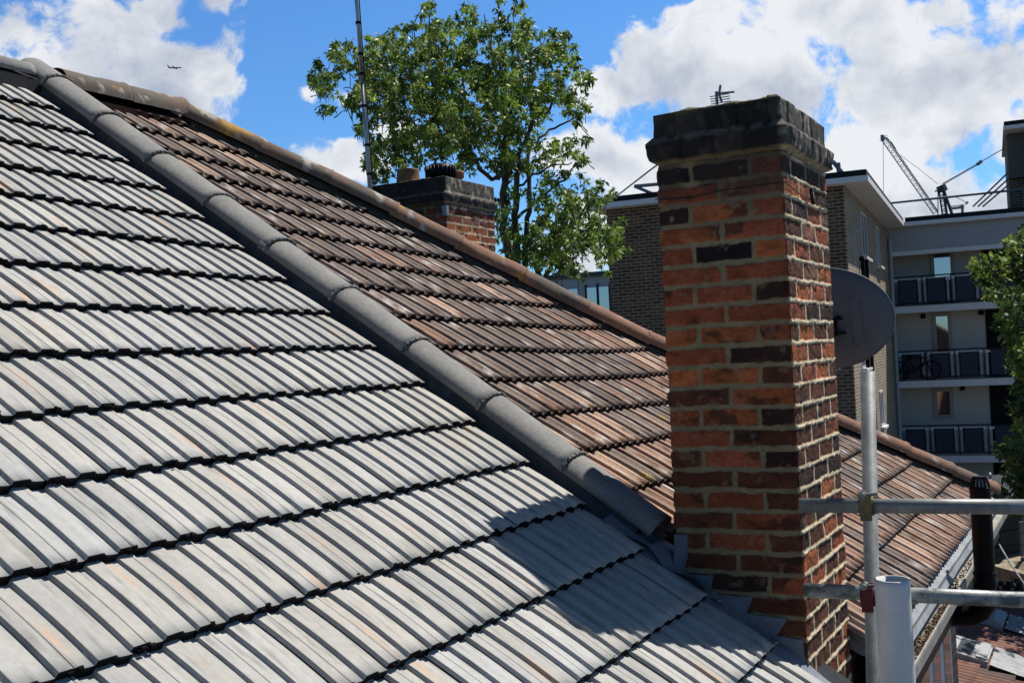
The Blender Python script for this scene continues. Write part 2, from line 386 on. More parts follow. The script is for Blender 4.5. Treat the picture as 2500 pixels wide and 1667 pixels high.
# party ridge caps
UC,H0=3.985,.055
M_jm=mat('pale_joint_mortar',(.33,.32,.30),rough=.95,var=.5,scale=30,bump=.8,bscale=60,col2=(.12,.12,.12))
def cap_tile(axisA,axisB,nrm,side,hw,he,thick=.012,taper=.025,seg=16,lip=True,nz=.0):
    b=MB(); ax=axisB-axisA; L=np.linalg.norm(ax); ax/=L; V=[];K=[(0,1.0+taper),(.035/L,1.0+taper),(.04/L,1.0+taper*.4),(1.0,1.0-taper*.3)] if lip else [(0,1.02),(1,1.0)]
    for inner in (0,1):
        for t,sf in K:
            for q in np.linspace(0,math.pi,seg):
                w_=(hw-inner*thick)*sf; e_=(he-inner*thick)*sf
                jit=1+nz*vnoise(q*3,t*5,0,int(axisA[0]*90)%50)
                V.append(axisA+ax*L*t+side*(-math.cos(q))*w_*jit+nrm*math.sin(q)**.8*e_*jit)
    nK=len(K); Fc=[]
    def id_(inn,a,c): return inn*nK*seg+a*seg+c
    for a in range(nK-1):
        for c in range(seg-1):
            Fc.append((id_(0,a,c),id_(0,a,c+1),id_(0,a+1,c+1),id_(0,a+1,c)))
            Fc.append((id_(1,a,c+1),id_(1,a,c),id_(1,a+1,c),id_(1,a+1,c+1)))
    for a in (0,nK-1):
        for c in range(seg-1):
            f=(id_(0,a,c),id_(1,a,c),id_(1,a,c+1),id_(0,a,c+1)); Fc.append(f if a==0 else f[::-1])
    for c in (0,seg-1):
        for a in range(nK-1):
            f=(id_(0,a,c),id_(0,a+1,c),id_(1,a+1,c),id_(1,a,c)); Fc.append(f if c==0 else f[::-1])
    b.add(V,Fc); return b
jv=.909
k=0
while jv<5.2:
    v1=jv+.437
    j=rng.normal(0,1,4)
    A=R3(UC+j[0]*.003,jv-.012,H0+j[1]*.0015+.004); B=R3(UC+j[2]*.003,min(v1+.03,5.06),H0+j[3]*.0015)
    mk('cap_tile',*(lambda q:(q.V,q.F))(cap_tile(A,B,NR,d1,.098,.068)),M_cap,greyh,smooth=True)
    # mortar ring at the joint
    if k>0:
        b=MB(); 
        for q in np.linspace(.05,math.pi-.05,34):
            for z_ in (0,):
                c=R3(UC,jv-.017,H0)-d1*math.cos(q)*.1065+NR*math.sin(q)**.8*.0765+rng.normal(0,.0012,3); s_=.008+.004*rng.random()
                b.obox(c-(d1+UP+NR)*s_/2,d1*s_*1.2,UP*s_*.9,NR*s_*.7)
        b.build('joint_mortar',M_jm,greyh)
    jv=v1;k+=1
# bedding below the caps, dark flashing strip
b=MB(); 
vv=np.linspace(.95,RIDGE+.05,60); Vt=[];Fc=[]
for i,v in enumerate(vv):
    e1=.006*vnoise(v*9,0,0,4); e2=.004*vnoise(v*14,3,0,4)
    Vt+= [R3(UC-.115+e1,v,-.01),R3(UC-.090+e2,v,.03),R3(UC-.082,v,H0+.012),R3(UC+.082,v,H0+.012),R3(UC+.088,v,.0)]
for i in range(len(vv)-1):
    for c in range(4): Fc.append((i*5+c,(i+1)*5+c,(i+1)*5+c+1,i*5+c+1))
Fc.append((0,1,2,3,4)); b.add(Vt,Fc); b.build('cap_bedding',M_flash,greyh)
b=MB(); b.add([R3(VERGE-.02,.86,.004),R3(UC-.08,.86,.004),R3(UC-.08,RIDGE,.004),R3(VERGE-.02,RIDGE,.004)],[(0,1,2,3)]); b.build('party_flashing',M_flash,greyh)
# hooked iron at the cap end
b=MB(); e0=R3(UC+.085,.885,H0+.02)
pts=[e0+d1*.0+UP*.03]+[e0-UP*.012+d1*(.012*math.cos(q)+.010)+NR*(.018*math.sin(q)+.0) for q in np.linspace(-2.6,2.2,12)]
b.tube(pts,.0045,8); b.build('hip_iron',M_metal,greyh,smooth=True)
# short horizontal ridge tiles of the grey house
b=MB(); b.hexa([R3(-.9,RIDGE-.13,.0),R3(4.12,RIDGE-.13,.0),fr(4.12,rw+.1,rz_-.05),fr(-.9,rw+.1,rz_-.05),R3(-.9,RIDGE-.085,.075),R3(4.10,RIDGE-.085,.075),fr(4.10,rw+.05,rz_+.085),fr(-.9,rw+.05,rz_+.085)]); b.build('ridge_bedding',M_felt,greyh)
u=3.86
for i in range(8):
    A=R3(u,RIDGE+.005,.0)+Z*.03; B=A-d1*.44
    mk('ridge_tile',*(lambda q:(q.V,q.F))(cap_tile(A,B,Z,-d2,.12,.085,taper=.03)),M_cap,greyh,smooth=True); u-=.435
# ================================================================= brown roof
HIP=[(5.02,4.93),(5.12,4.75),(5.75,3.99),(6.21,3.25),(6.67,2.51),(6.91,2.17),(8.04,1.13),(9.17,.05),(9.35,-.12)]
hv=np.array([h[1] for h in HIP])[::-1]; hu=np.array([h[0] for h in HIP])[::-1]
def hipu(v): return float(np.interp(v,hv,hu))
def vf(u,v): return v*(1-.030*np.clip((u-4.2)/1.5,0,1.3)*np.clip(v/1.5,0,1)) 
def sag(u,v): return -.012*np.exp(-((u-5.6)/1.0)**2)*np.clip(v,0,3)/3+.004*fbm(u*1.3,v*1.3,0,2,9)
def col_brown(k,i,u,v,t,x):
    key=('b',k,i)
    if key not in tilecol:
        a=rng.random(); band=fbm(np.array([i*.11]),np.array([k*.35]),0,2,21)[0]
        c=np.array([.40,.25,.185]) if a+band*1.6>.50 else np.array([.25,.19,.16])
        if rng.random()<.12: c=np.array([.52,.36,.27])
        tilecol[key]=c*(1+rng.normal(0,.10))
    c=tilecol[key]; C=np.tile(c,(len(u),1))
    n=fbm(u*7,v*7,0,4,2); C*=(1+.25*n)[:,None]
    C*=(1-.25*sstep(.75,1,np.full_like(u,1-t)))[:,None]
    g=np.array([.25,.205,.175]); m=sstep(.05,.6,fbm(u*1.6,v*2.4,0,3,33))*.55; C=C*(1-m[:,None])+g*m[:,None]
    l=sstep(.40,.50,fbm(u*26,v*26,0,3,41)); C=C*(1-l[:,None]*.8)+np.array([.75,.70,.64])*l[:,None]*.8
    dkk=sstep(.34,.5,fbm(u*19,v*19,0,3,46))*.6; C=C*(1-dkk[:,None])
    yl=sstep(.64,.68,fbm(u*12,v*12,0,3,77)); C=C*(1-yl[:,None]*.8)+np.array([.5,.33,.06])*yl[:,None]*.8
    return C
browh=empty('neighbour_house',fr(6.5,1.6,GROUND),TH)
tag(browh,'house with weathered reddish brown ribbed tiles and a hipped end, behind the grey roof','house','adjoining tiled houses')
def ins_b(u,v): return u<hipu(v)+.12 and (u>4.56 or v>.74)
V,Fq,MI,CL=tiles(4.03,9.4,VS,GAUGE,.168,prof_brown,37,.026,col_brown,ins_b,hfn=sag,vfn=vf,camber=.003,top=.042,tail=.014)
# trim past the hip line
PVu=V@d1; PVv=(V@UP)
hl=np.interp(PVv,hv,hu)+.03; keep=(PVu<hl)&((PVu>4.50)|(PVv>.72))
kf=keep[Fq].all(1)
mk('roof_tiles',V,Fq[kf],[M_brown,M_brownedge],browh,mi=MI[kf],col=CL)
# deck under the tiles and hip end
b=MB(); pv=np.linspace(-.0,RIDGE,14); Vt=[];Fc=[]
for v in pv: Vt+=[R3(4.05 if v>.7 else 4.6,v,-.035),R3(hipu(v)+.02,v,-.035)]
for i in range(13): Fc.append((2*i,2*i+1,2*i+3,2*i+2))
b.add(Vt,Fc)
# hip end slope and rear slope
A=R3(5.02,RIDGE,-.03); B=R3(9.3,-.05,-.03); C=fr(9.3,2*rw-ew,ez-.03); D=R3(4.05,RIDGE,-.03); E_=fr(4.05,2*rw-ew,ez-.03)
pts=[R3(hipu(v)+.02,v,-.036) for v in pv]
b.add(pts+[C],[tuple([len(pts)]+[i,i+1])[::1] for i in range(len(pts)-1)]); b.add([D,A,C,E_],[(0,1,2,3)])
b.build('roof_deck',M_brownedge,browh)
# brown body
bd=MB(); w0=ew+.20; w1=2*rw-ew-.3; zt=ez-.10
bd.obox(fr(4.02,w0,GROUND),4.23*d1,(w1-w0)*d2,(zt-GROUND)*Z); bd.build('wall',M_wall,browh)
def cap_mat():
    m=mat('weathered_cap',attr=True,rough=.9,var=.4,bscale=60,bump=.4); return m
M_bcap=cap_mat()
def brown_cap(A,B,nrm,side,name):
    cb=cap_tile(A,B,nrm,side,.105,.085,taper=.04,nz=.04,seg=22)
    # refine along the length for colour
    Vn=np.array(cb.V)
    K=8; seg=22; ax=B-A; Vs=[];Cs=[]
    o=mk_strip(A,B,nrm,side,.105,.085,seg,30)
    return o
def mk_strip(A,B,nrm,side,hw,he,seg,nk):
    V=[];
    ax=B-A
    ts=np.concatenate([[0,0],np.linspace(0,1,nk)])
    for a,t in enumerate(np.linspace(0,1,nk)):
        for q in np.linspace(-.12,math.pi+.12,seg):
            jit=1+.03*vnoise(q*2,t*4,0,int(abs(A[0])*37)%90)+.05*(t<.02)
            V.append(A+ax*t+side*(-math.cos(q))*hw*jit+nrm*(math.copysign(abs(math.sin(q))**.85,math.sin(q)))*he*jit)
    # end disc inward
    n=len(V)
    for q in np.linspace(-.12,math.pi+.12,seg): V.append(A+side*(-math.cos(q))*hw*.85+nrm*math.sin(q)*he*.85)
    Fc=[]
    for a in range(nk-1):
        for c in range(seg-1): Fc.append((a*seg+c,(a)*seg+c+1,(a+1)*seg+c+1,(a+1)*seg+c))
    for c in range(seg-1): Fc.append((n+c,n+c+1,c+1,c))
    V=np.array(V)
    x,y,z=V[:,0],V[:,1],V[:,2]
    g=fbm(x*2.0,y*2.0,z*2.0,3,5)
    C=np.array([.27,.14,.09])*(1+.35*fbm(x*9,y*9,z*9,3,8))[:,None]
    vpos=float(A@UP)
    gm=np.clip(sstep(-.1,.4,g)+(.7 if vpos>4.0 else (.35 if vpos>3.3 else 0)),0,1)
    C=C*(1-gm[:,None])+np.array([.14,.115,.09])*gm[:,None]
    li=sstep(.33,.42,fbm(x*16,y*16,z*16,3,12)+(.08 if vpos>3.3 else -.06)); C=C*(1-li[:,None]*.8)+np.array([.5,.47,.42])*li[:,None]*.8
    ylp=P(578,316,6.74); 
    yl=np.exp(-(np.linalg.norm(V-ylp,axis=1)/.12)**4)*sstep(-.25,.05,fbm(x*14,y*14,z*14,3,31))
    yl2=sstep(.5,.56,fbm(x*11,y*11,z*11,3,61)); ym=np.clip(yl+yl2,0,1)*.9
    C=C*(1-ym[:,None])+np.array([.48,.27,.03])*ym[:,None]
    return mk('cap_tile',V,Fc,M_bcap,browh,col=C,smooth=True)
# horizontal ridge
b=MB(); b.hexa([R3(4.0,RIDGE-.14,.0),R3(5.02,RIDGE-.14,.0),fr(5.02,rw+.1,rz_-.05),fr(4.0,rw+.1,rz_-.05),R3(4.0,RIDGE-.10,.04),R3(5.02,RIDGE-.10,.04),fr(5.02,rw+.05,rz_+.08),fr(4.0,rw+.05,rz_+.08)]); b.build('ridge_bedding',M_brownedge,browh)
u=4.06
while u<4.9:
    A=R3(min(u+.44,4.99),RIDGE,.0)+Z*.035; B=R3(u,RIDGE,.0)+Z*.03
    mk_strip(A,B,Z,d2,.115,.10,22,26); u+=.45
# hip caps follow the line
hp=[(5.0,4.90)]+[h for h in HIP if h[1]<4.8 and h[1]>-.05]
hp3=[R3(a,b_,.035) for a,b_ in hp]
cum=[0]
for i in range(1,len(hp3)): cum.append(cum[-1]+np.linalg.norm(hp3[i]-hp3[i-1]))
def along(s_): return np.array([np.interp(s_,cum,[p[c] for p in hp3]) for c in range(3)])
nh=int(cum[-1]/.44)
for i in range(nh):
    B=along(cum[-1]*i/nh); A=along(cum[-1]*(i+1)/nh)
    ax=(A-B)/np.linalg.norm(A-B); nrm=Z-ax*ax[2]; nrm/=np.linalg.norm(nrm); side=np.cross(nrm,ax)
    side/=np.linalg.norm(side)
    if side@d1<0: side=-side
    j=rng.normal(0,1,2)*.003
    mk_strip(A+nrm*(.004+j[0])-ax*.0,B+nrm*j[1]-ax*.03,nrm,side,.10,.085,22,26)
# mossy bedding along hip
b=MB(); Vt=[];Fc=[]
n_=80
for i in range(n_):
    p=along(cum[-1]*i/(n_-1)); v=float(p@UP); 
    wob=.02*vnoise(i*.9,0,0,3)
    p=p-NR*.035
    Vt+=[p-d1*(.15+wob)+NR*.012,p-d1*.085+NR*.05,p+NR*.05,p+d1*.08+NR*.02]
for i in range(n_-1):
    for c in range(3): Fc.append((i*4+c,i*4+c+1,(i+1)*4+c+1,(i+1)*4+c))
b.add(Vt,Fc); b.build('hip_bedding',mat('mossy_mortar',(.07,.055,.04),col2=(.03,.03,.018),var=.6,scale=20,bump=1,bscale=50),browh)
# hip iron at the far foot
b=MB(); e0=along(cum[-1])+Z*.03
b.tube([e0-Z*.05,e0+d1*.10,e0+d1*.13+Z*.04]+[e0+d1*(.13+.03*math.sin(q)-.0)+Z*(.07-.03*math.cos(q)) for q in np.linspace(0,4.6,10)],.011,8); b.build('hip_iron',M_metal,browh,smooth=True)
# eaves: lead lining, gutter, fascia
EU0,EU1=4.62,9.25
lw=ew-.035
b=MB(); n_=40; Vt=[];Fc=[]
for i in range(n_):
    u=EU0+(EU1-EU0)*i/(n_-1); a=.006*vnoise(u*3,0,0,5); 
    p=R3(u,.05,.004)
    Vt+=[p,fr(u,ew-.02,ez-.012+a),fr(u,lw+.015,ez-.03+.006*vnoise(u*5,4,0,5)),fr(u,lw+.003*vnoise(u*2,9,0,5),ez-.058)]
for i in range(n_-1):
    for c in range(3): Fc.append((i*4+c,i*4+c+1,(i+1)*4+c+1,(i+1)*4+c)[::-1])
b.add(Vt,Fc); b.build('lead_lining',M_leadlit,browh)
# gutter trough
g0=lw-.002; gz=ez-.072
b=MB()
prof=[(g0+.03,gz+.005),(g0+.01,gz-.03),(g0-.01,gz-.04),(g0-.035,gz-.036),(g0-.042,gz-.0),(g0-.050,gz-.0),(g0-.052,gz-.01),(g0-.050,gz-.06),(g0-.02,gz-.07),(g0+.05,gz-.06)]
Vt=[];m_=len(prof)
for u in (EU0+.05,EU1+.05):
    for w_,z_ in prof: Vt.append(fr(u,w_,z_))
Fc=[(i,(i+1)%m_,m_+(i+1)%m_,m_+i) for i in range(m_)]; Fc+= [tuple(range(m_)),tuple(range(2*m_-1,m_-1,-1))]
b.add(Vt,Fc); gut=b.build('gutter',mat('weathered_gutter',(.42,.40,.36),var=.35,bump=.3),browh)
b=MB()
for i in range(900):
    u=EU0+.06+abs(rng.normal(0,1.1)); w_=g0-.036+.04*rng.random(); s_=.003+.007*rng.random()
    c=fr(u,w_,gz-.030+.04*rng.random()*math.exp(-(u-EU0)/1.2)); R=rng.normal(0,1,(3,3)); R,_=np.linalg.qr(R)
    b.obox(c,R[0]*s_*1.6,R[1]*s_,R[2]*s_*.4)
b.build('debris',mat('dry_leaf_litter',(.34,.24,.13),var=.6,bscale=40,col2=(.16,.10,.06)),gut)
b=MB(); b.obox(fr(EU0+.05,ew-.02,ez-.30),(EU1-EU0)*d1,(.05)*d2,.20*Z); b.obox(fr(EU0+.05,ew-.0,ez-.30),(EU1-EU0)*d1,.22*d2,.02*Z); b.build('fascia',M_black,browh)
# turned-up lead at the near end of the eaves, beside the stack
b=MB(); Vt=[];Fc=[]
for i,t in enumerate(np.linspace(0,1,12)):
    p=R3(4.60+.03*math.sin(t*5),.42-.45*t,.02+.02*math.sin(t*9)); Vt+=[p+NR*.03,p+d1*.05+NR*.01,p-Z*.10]
for i in range(11): Fc+=[(i*3,i*3+1,i*3+4,i*3+3),(i*3,i*3+3,i*3+5,i*3+2)]
b.add(Vt,Fc); b.build('verge_lead',M_leadlit,browh)
# window in the side wall
WU0,WU1=5.9,7.72
ww=w0
fw_=MB()
zw1=ez-.30; zw0=zw1-1.5
fw_.obox(fr(WU0,ww-.035,zw0),(WU1-WU0)*d1,.03*d2,(zw1-zw0)*Z)
win=fw_.build('window',M_frame,browh)
pn=MB()
npn=4; pw=(WU1-WU0)/npn
for i in range(npn):
    pn.obox(fr(WU0+i*pw+.09,ww-.040,zw0+.08),(pw-.18)*d1,.006*d2,(zw1-zw0-.16)*Z)
pn.build('pane',M_glass,win)
sb=MB(); sb.obox(fr(WU0-.05,ww-.12,zw0-.06),(WU1-WU0+.1)*d1,.12*d2,.05*Z); sb.build('sill',M_frame,win)
# ================================================================= MAIN CHIMNEY
CU0,CU1,CW0,CW1=3.895,4.570,.988,1.452
CZT,CZB=.890,-1.75
def chimney(u0,u1,w0_,w1_,zb,zt,z_first,ch,finef,parent,name,stepu=.0045,rowcols=None,capz=None,seed=0,proud=.0065,dz=.0045,rightkeys=None):
    # perimeter, counter-clockwise seen from above, beginning at the near corner (u0,w0) and along the right face (+u)
    Lu=u1-u0; Lw=w1_-w0_
    segs=[('r',Lu,stepu),('b',Lw,.03),('l',Lu,.03),('f',Lw,stepu)]
    s_=[];fc=[];loc=[]
    s0=0
    for nme,L,st in segs:
        n=max(3,int(L/st)); x=np.linspace(0,L,n,endpoint=False)
        s_.append(s0+x); fc+= [nme]*n; loc.append(x); s0+=L
    Sx=np.concatenate(s_); X=np.concatenate(loc); FC=np.array(fc); n=len(Sx)
    z=np.arange(zb,zt,dz); nz=len(z)
    # base coords and outward normals
    U=np.where(FC=='r',u0+X,np.where(FC=='b',u1,np.where(FC=='l',u1-X,u0)))
    Wc=np.where(FC=='r',w0_,np.where(FC=='b',w0_+X,np.where(FC=='l',w1_,w1_-X)))
    NU=np.where(FC=='r',0,np.where(FC=='b',1,np.where(FC=='l',0,-1.))); NW=np.where(FC=='r',-1.,np.where(FC=='b',0,np.where(FC=='l',1.,0)))
    # the corner columns push diagonally
    for i in range(n):
        if X[i]==0: pr=i-1; NU[i]=NU[i]+NU[pr]; NW[i]=NW[i]+NW[pr]
    SS,ZZ=np.meshgrid(Sx,z); XX=np.tile(X,(nz,1)); isR=np.tile(FC=='r',(nz,1)); isF=np.tile(FC=='f',(nz,1)); isSide=~(isR|isF)
    UU=np.tile(U,(nz,1)); WW=np.tile(Wc,(nz,1))
    A3=UU*1.; B3=WW*1.
    # course index (0 at first course below the corbels, growing downward)
    wz=.0045*fbm(A3*6,B3*6,ZZ*2,2,seed+1)+.0035*fbm(A3*22,B3*22,ZZ*4,2,seed+2)
    zz=ZZ+wz
    fi=(z_first-zz)/ch; row=np.floor(fi).astype(int); ty=(fi-row)*ch  # ty: distance below the upper joint centre
    dH=np.minimum(ty,ch-ty)
    # vertical joints
    off=.0055*fbm(A3*18,B3*18,ZZ*14,2,seed+3)
    xx=np.where(isF|(~isR&(np.tile(FC=='b',(nz,1)))),XX,XX)+off
    brick=np.zeros_like(row); dV=np.full(row.shape,9.)
    xf=np.where(isF,(Lw-XX)+off,xx) # for the front face measure from the near corner... (left edge = Lw)
    def joints(L,r,face):
        k=L/.44
        if face=='f': return [L*.27,L*.745] if r%2==0 else [L*.50]
        st=L/3.0
        return [st*.5,st*1.5,st*2.5] if r%2==0 else [st,2*st]
    rows=np.unique(row)
    par=row%2
    for face,msk,L in (('f',isF,Lw),('r',isR,Lu),('s',isSide,None)):
        for pz in (0,1):
            mm=msk&(par==pz)
            if L is None:
                Lx=Lu
                js=[.11,.33,.55]
            else: js=joints(L,pz,face)
            x_=np.where(msk,(Lw-XX-off) if face=='f' else XX+off,0)
            if face=='f':
                x_=L-(XX+off)   # distance from far-left? XX runs from left edge to near corner
                x_=XX+off
            b_=np.zeros_like(row); dv=np.full(row.shape,9.)
            rj=.008*vnoise(row*3.7,np.full(row.shape,float(pz)),0,seed+9)
            for j_ in js:
                b_=b_+(x_>j_+rj); dv=np.minimum(dv,np.abs(x_-j_-rj))
            brick=np.where(mm,b_,brick); dV=np.where(mm,dv,dV)
    jw=np.where(isF,.0078,.0062)*(1+.35*fbm(A3*12,B3*12,ZZ*12,3,seed+5))
    dist=np.minimum(dH-jw,dV-jw*.95)             # >0 inside brick
    eat=.009*np.clip(fbm(A3*30,B3*30,ZZ*30,3,seed+6),-.15,1)      # ragged brick edges
    inb=sstep(-.0012,.0028,dist-eat)
    # per-brick values
    hsh=(row*7919+brick*104729+np.where(isF,1,np.where(isR,2,3))*1299721+seed)%100003
    rr=np.random.default_rng(seed+5).random((100003,3)); RB=rr[hsh]
    face_d=(RB[...,0]-.5)*.006
    rough=.0030*fbm(A3*28,B3*28,ZZ*28,4,seed+7)+.0016*fbm(A3*90,B3*90,ZZ*90,2,seed+8)
    hb=face_d+rough+.002*sstep(0,.012,dist)
    pit=sstep(.40,.6,fbm(A3*11,B3*11,ZZ*14,3,seed+13))*.007; hb=hb-pit
    # mortar height
    pr=np.where(isR,proud,-.0012)
    vert=(dV-jw*.95)<(dH-jw)
    hm=pr*np.where(vert,.45,1.0)*(.55+.9*np.clip(fbm(A3*34,B3*34,ZZ*34,3,seed+11)+.35,0,1.3))+.0012*fbm(A3*80,B3*80,ZZ*80,2,seed+12)
    # mortar smears spread over bricks here and there
    H=hb*inb+hm*(1-inb)
    # colours
    pal={'O':(.43,.125,.045),'R':(.30,.08,.038),'B':(.13,.045,.024),'D':(.05,.022,.018),'K':(.016,.012,.014),'P':(.28,.12,.08)}
    C=np.zeros(row.shape+(3,))
    keys='RRBDPBOR'
    pick=(RB[...,1]*len(keys)).astype(int); pick=np.clip(pick,0,len(keys)-1)
    pa=np.array([pal[k_] for k_ in keys]); C=pa[pick]
    if rightkeys:
        pk=np.clip((RB[...,2]*len(rightkeys)).astype(int),0,len(rightkeys)-1); pr2_=np.array([pal[k_] for k_ in rightkeys]); C[isR]=pr2_[pk][isR]
    if rowcols is not None:
        for r_i,st in enumerate(rowcols):
            for b_i,k_ in enumerate(st):
                mm=isF&(row==r_i)&(brick==b_i); C[mm]=pal[k_]
        # right face: browner
    if rowcols is not None and not rightkeys:
        kr='DBBRBDBOB'; pk=np.clip((RB[...,2]*len(kr)).astype(int),0,len(kr)-1); par_=np.array([pal[k_] for k_ in kr])
        low=sstep(.35,-.2,ZZ)
        useb=isR&(RB[...,1]<(.45+.5*low)); C[useb]=par_[pk][useb]
    C=C*(1+(RB[...,1:2]-.5)*.35)
    n1_=fbm(A3*16,B3*16,ZZ*22,4,seed+20); C=C*(1+.55*n1_[...,None])*(1+.35*fbm(A3*75,B3*75,ZZ*90,3,seed+25)[...,None])
    sm=sstep(.18,.42,fbm(A3*10,B3*10,ZZ*16,4,seed+21))[...,None]; C=C*(1-.75*sm)+np.array([.03,.02,.018])*.75*sm
    wp=sstep(.30,.5,fbm(A3*26,B3*26,ZZ*26,3,seed+22))[...,None]*(.35+.4*sstep(.30,.55,ZZ)[...,None]); C=C*(1-wp)+np.array([.34,.22,.15])*wp
    mort=np.where(isR[...,None],np.array([.80,.67,.45]),np.array([.27,.215,.125]))*(1+.3*fbm(A3*20,B3*20,ZZ*20,3,seed+23)[...,None])  # right face: buff mortar, its colour brightened to stand for sun highlights
    C=C*inb[...,None]+mort*(1-inb[...,None])
    # corbelled head
    off_z=np.zeros_like(z)
    if capz is not None:
        off_z=np.interp(z,[c[0] for c in capz],[c[1] for c in capz])
    OFF=np.tile(off_z[:,None],(1,n))
    if capz is not None:
        zc=capz[0][0]
        top=ZZ>zc-.004
        # corbel bricks: headers
        bj=np.abs(((XX+off*2+.03*(ZZ>capz[-2][0]-.012))%.115)-.0575); jt=sstep(.0,.004,(.0575-bj)-.003)
        lay=np.minimum.reduce([np.abs(ZZ+wz*1.6-c) for c in (capz[2][0]+.02,)]); 
        bid=(np.floor((XX+off*2+.03*(ZZ>capz[-2][0]-.012))/.115).astype(int)*31+(ZZ>capz[-2][0]-.012)*977+np.where(isR,5,9)*7919)%100003; RC=rr[bid]
        Hc=.0035*fbm(A3*16,B3*16,ZZ*16,4,seed+30)+.003*fbm(A3*45,B3*45,ZZ*45,3,seed+31)-.007*(1-jt)+(RC[...,0]-.5)*.011
        H=np.where(top,Hc,H)
        Cc=np.array([.030,.026,.024])*(1+.6*fbm(A3*18,B3*18,ZZ*18,4,seed+32)[...,None])
        Cc=Cc*(.55+.95*RC[...,1:2])
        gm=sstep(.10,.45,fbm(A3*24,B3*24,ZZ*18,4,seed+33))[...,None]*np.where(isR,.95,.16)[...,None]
        Cc=Cc*(1-gm)+np.array([.20,.175,.13])*gm
        if True:
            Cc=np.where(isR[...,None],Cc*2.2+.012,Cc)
        lg=(sstep(.012,.0,np.abs(ZZ+wz*2-(capz[3][0]+capz[4][0])/2)-.006)*sstep(-.35,.15,fbm(A3*30,B3*30,ZZ*30,3,seed+39)))[...,None]*.75; Cc=Cc*(1-lg)+np.array([.17,.155,.12])*lg
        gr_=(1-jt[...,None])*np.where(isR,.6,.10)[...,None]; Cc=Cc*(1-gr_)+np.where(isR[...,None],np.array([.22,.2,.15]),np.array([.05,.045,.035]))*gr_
        bl=(sstep(.010,.004,np.abs(ZZ+wz*1.5-capz[0][0]-.006)))[...,None]*.8; Cc=Cc*(1-bl)+mort*.7*bl
        mo=sstep(.0,.4,fbm(A3*13,B3*13,ZZ*30,3,seed+35)+.5*sstep(zt-.03,zt,ZZ)-.25)[...,None]*sstep(zt-.035,zt,ZZ)[...,None]*.8
        Cc=Cc*(1-mo)+np.array([.12,.12,.05])*mo
        C=np.where(top[...,None],Cc,C)
        # soot just below the head
        soot=(sstep(zc-.32,zc,ZZ)*sstep(-.35,.2,fbm(A3*9,B3*9,ZZ*9,3,seed+36)+.1))[...,None]*.72*(~top)[...,None]
        C=C*(1-soot)+np.array([.035,.028,.024])*soot
    D=OFF+H
    NUg=np.tile(NU,(nz,1)); NWg=np.tile(NW,(nz,1))
    Pw=(UU+NUg*D)[...,None]*d1+(WW+NWg*D)[...,None]*d2+ZZ[...,None]*Z
    V=Pw.reshape(-1,3); Cc=np.clip(C.reshape(-1,3),.004,1)
    idx=np.arange(nz*n).reshape(nz,n); nx_=np.roll(idx,-1,axis=1)
    q=np.stack([idx[:-1],nx_[:-1],nx_[1:],idx[1:]],-1).reshape(-1,4)
    # lid
    ring=idx[-1]; 
    m0=len(V); K=6; rings=[ring]
    ctr=V[ring].mean(0); extra=[];ec=[]
    for kk in range(1,K+1):
        t=kk/(K+1); pts=V[ring]*(1-t)+ctr*t; pts=pts+Z*(.012*math.sin(min(1,t*3)*1.57)+.010*fbm(pts[:,0]*20,pts[:,1]*20,0,3,seed+44)[:,None]*1.0+.006)
        extra.append(pts); ec.append(np.tile(np.array([.13,.125,.075]),(n,1))*(1+.5*fbm(pts[:,0]*30,pts[:,1]*30,0,3,seed+4)[:,None]))
    V=np.concatenate([V]+extra+[[ctr+Z*.02]]); Cc=np.concatenate([Cc]+ec+[[[.1,.1,.05]]])
    prev=ring
    for kk in range(K):
        cur=np.arange(n)+m0+kk*n
        q=np.concatenate([q,np.stack([prev,np.roll(prev,-1),np.roll(cur,-1),cur],-1)]); prev=cur
    c_=len(V)-1; tri=np.stack([prev,np.roll(prev,-1),np.full(n,c_),np.full(n,c_)],-1)
    q=np.concatenate([q])
    o=mk(name,V,q,M_chim,parent,col=np.clip(Cc,.004,1))
    lid=MB(); lid.add([V[i]+Z*-.001 for i in prev[::8]],[tuple(range(len(prev[::8])))])
    return o
rowc=['KDR','RP','DOR','OR','RKO','RR','RRD','RR','OOR','RD','OOB','BO','OOD','RB','BRD','BB','RRB','BR','BRB','BB','BDR','BB','BBB','BB','DBB','BB']
rowc=[r for r in rowc]
chim=chimney(CU0,CU1,CW0,CW1,CZB,CZT,.616+.0747,.0747,None,greyh,'chimney',rowcols=rowc,
   capz=[(.700,0),(.716,.028),(.745,.034),(.780,.036),(.806,.010),(.8926,.010)],seed=3)
tag(chim,'tall unpotted red brick chimney with a blackened corbelled head')
# stepped lead flashing on the front face
b=MB(); T=.006
def plx(px,py,lift): 
    q=HP(px,py,d1,CU0*d1); return q-d1*lift
out_=[(447,465),(548,470),(548,625),(510,758),(738,770),(705,905),(1030,930),(978,1048),(1285,1090),(1205,1212),(1398,1245),(1432,1500),(1150,1330),(730,1085),(447,860)]
out_=[(1500+a/3.032,1150+c/3.032) for a,c in out_]
f=[plx(x,y,.010) for x,y in out_]; k_=[p+d1*.004 for p in f]; n=len(f)
b.add(f+k_,[tuple(range(n)),tuple(range(2*n-1,n-1,-1))]+[(j,(j+1)%n,n+(j+1)%n,n+j)[::-1] for j in range(n)])
for a,c in (((548,625),(455,840)),((738,770),(670,950)),((705,905),(735,1040)),((978,1048),(930,1150)),((1205,1212),(1160,1310))):
    b.tube([plx(1500+a[0]/3.032,1150+a[1]/3.032,.012),plx(1500+c[0]/3.032,1150+c[1]/3.032,.012)],.0035,5)
b.build('lead_flashing',M_lead,chim)
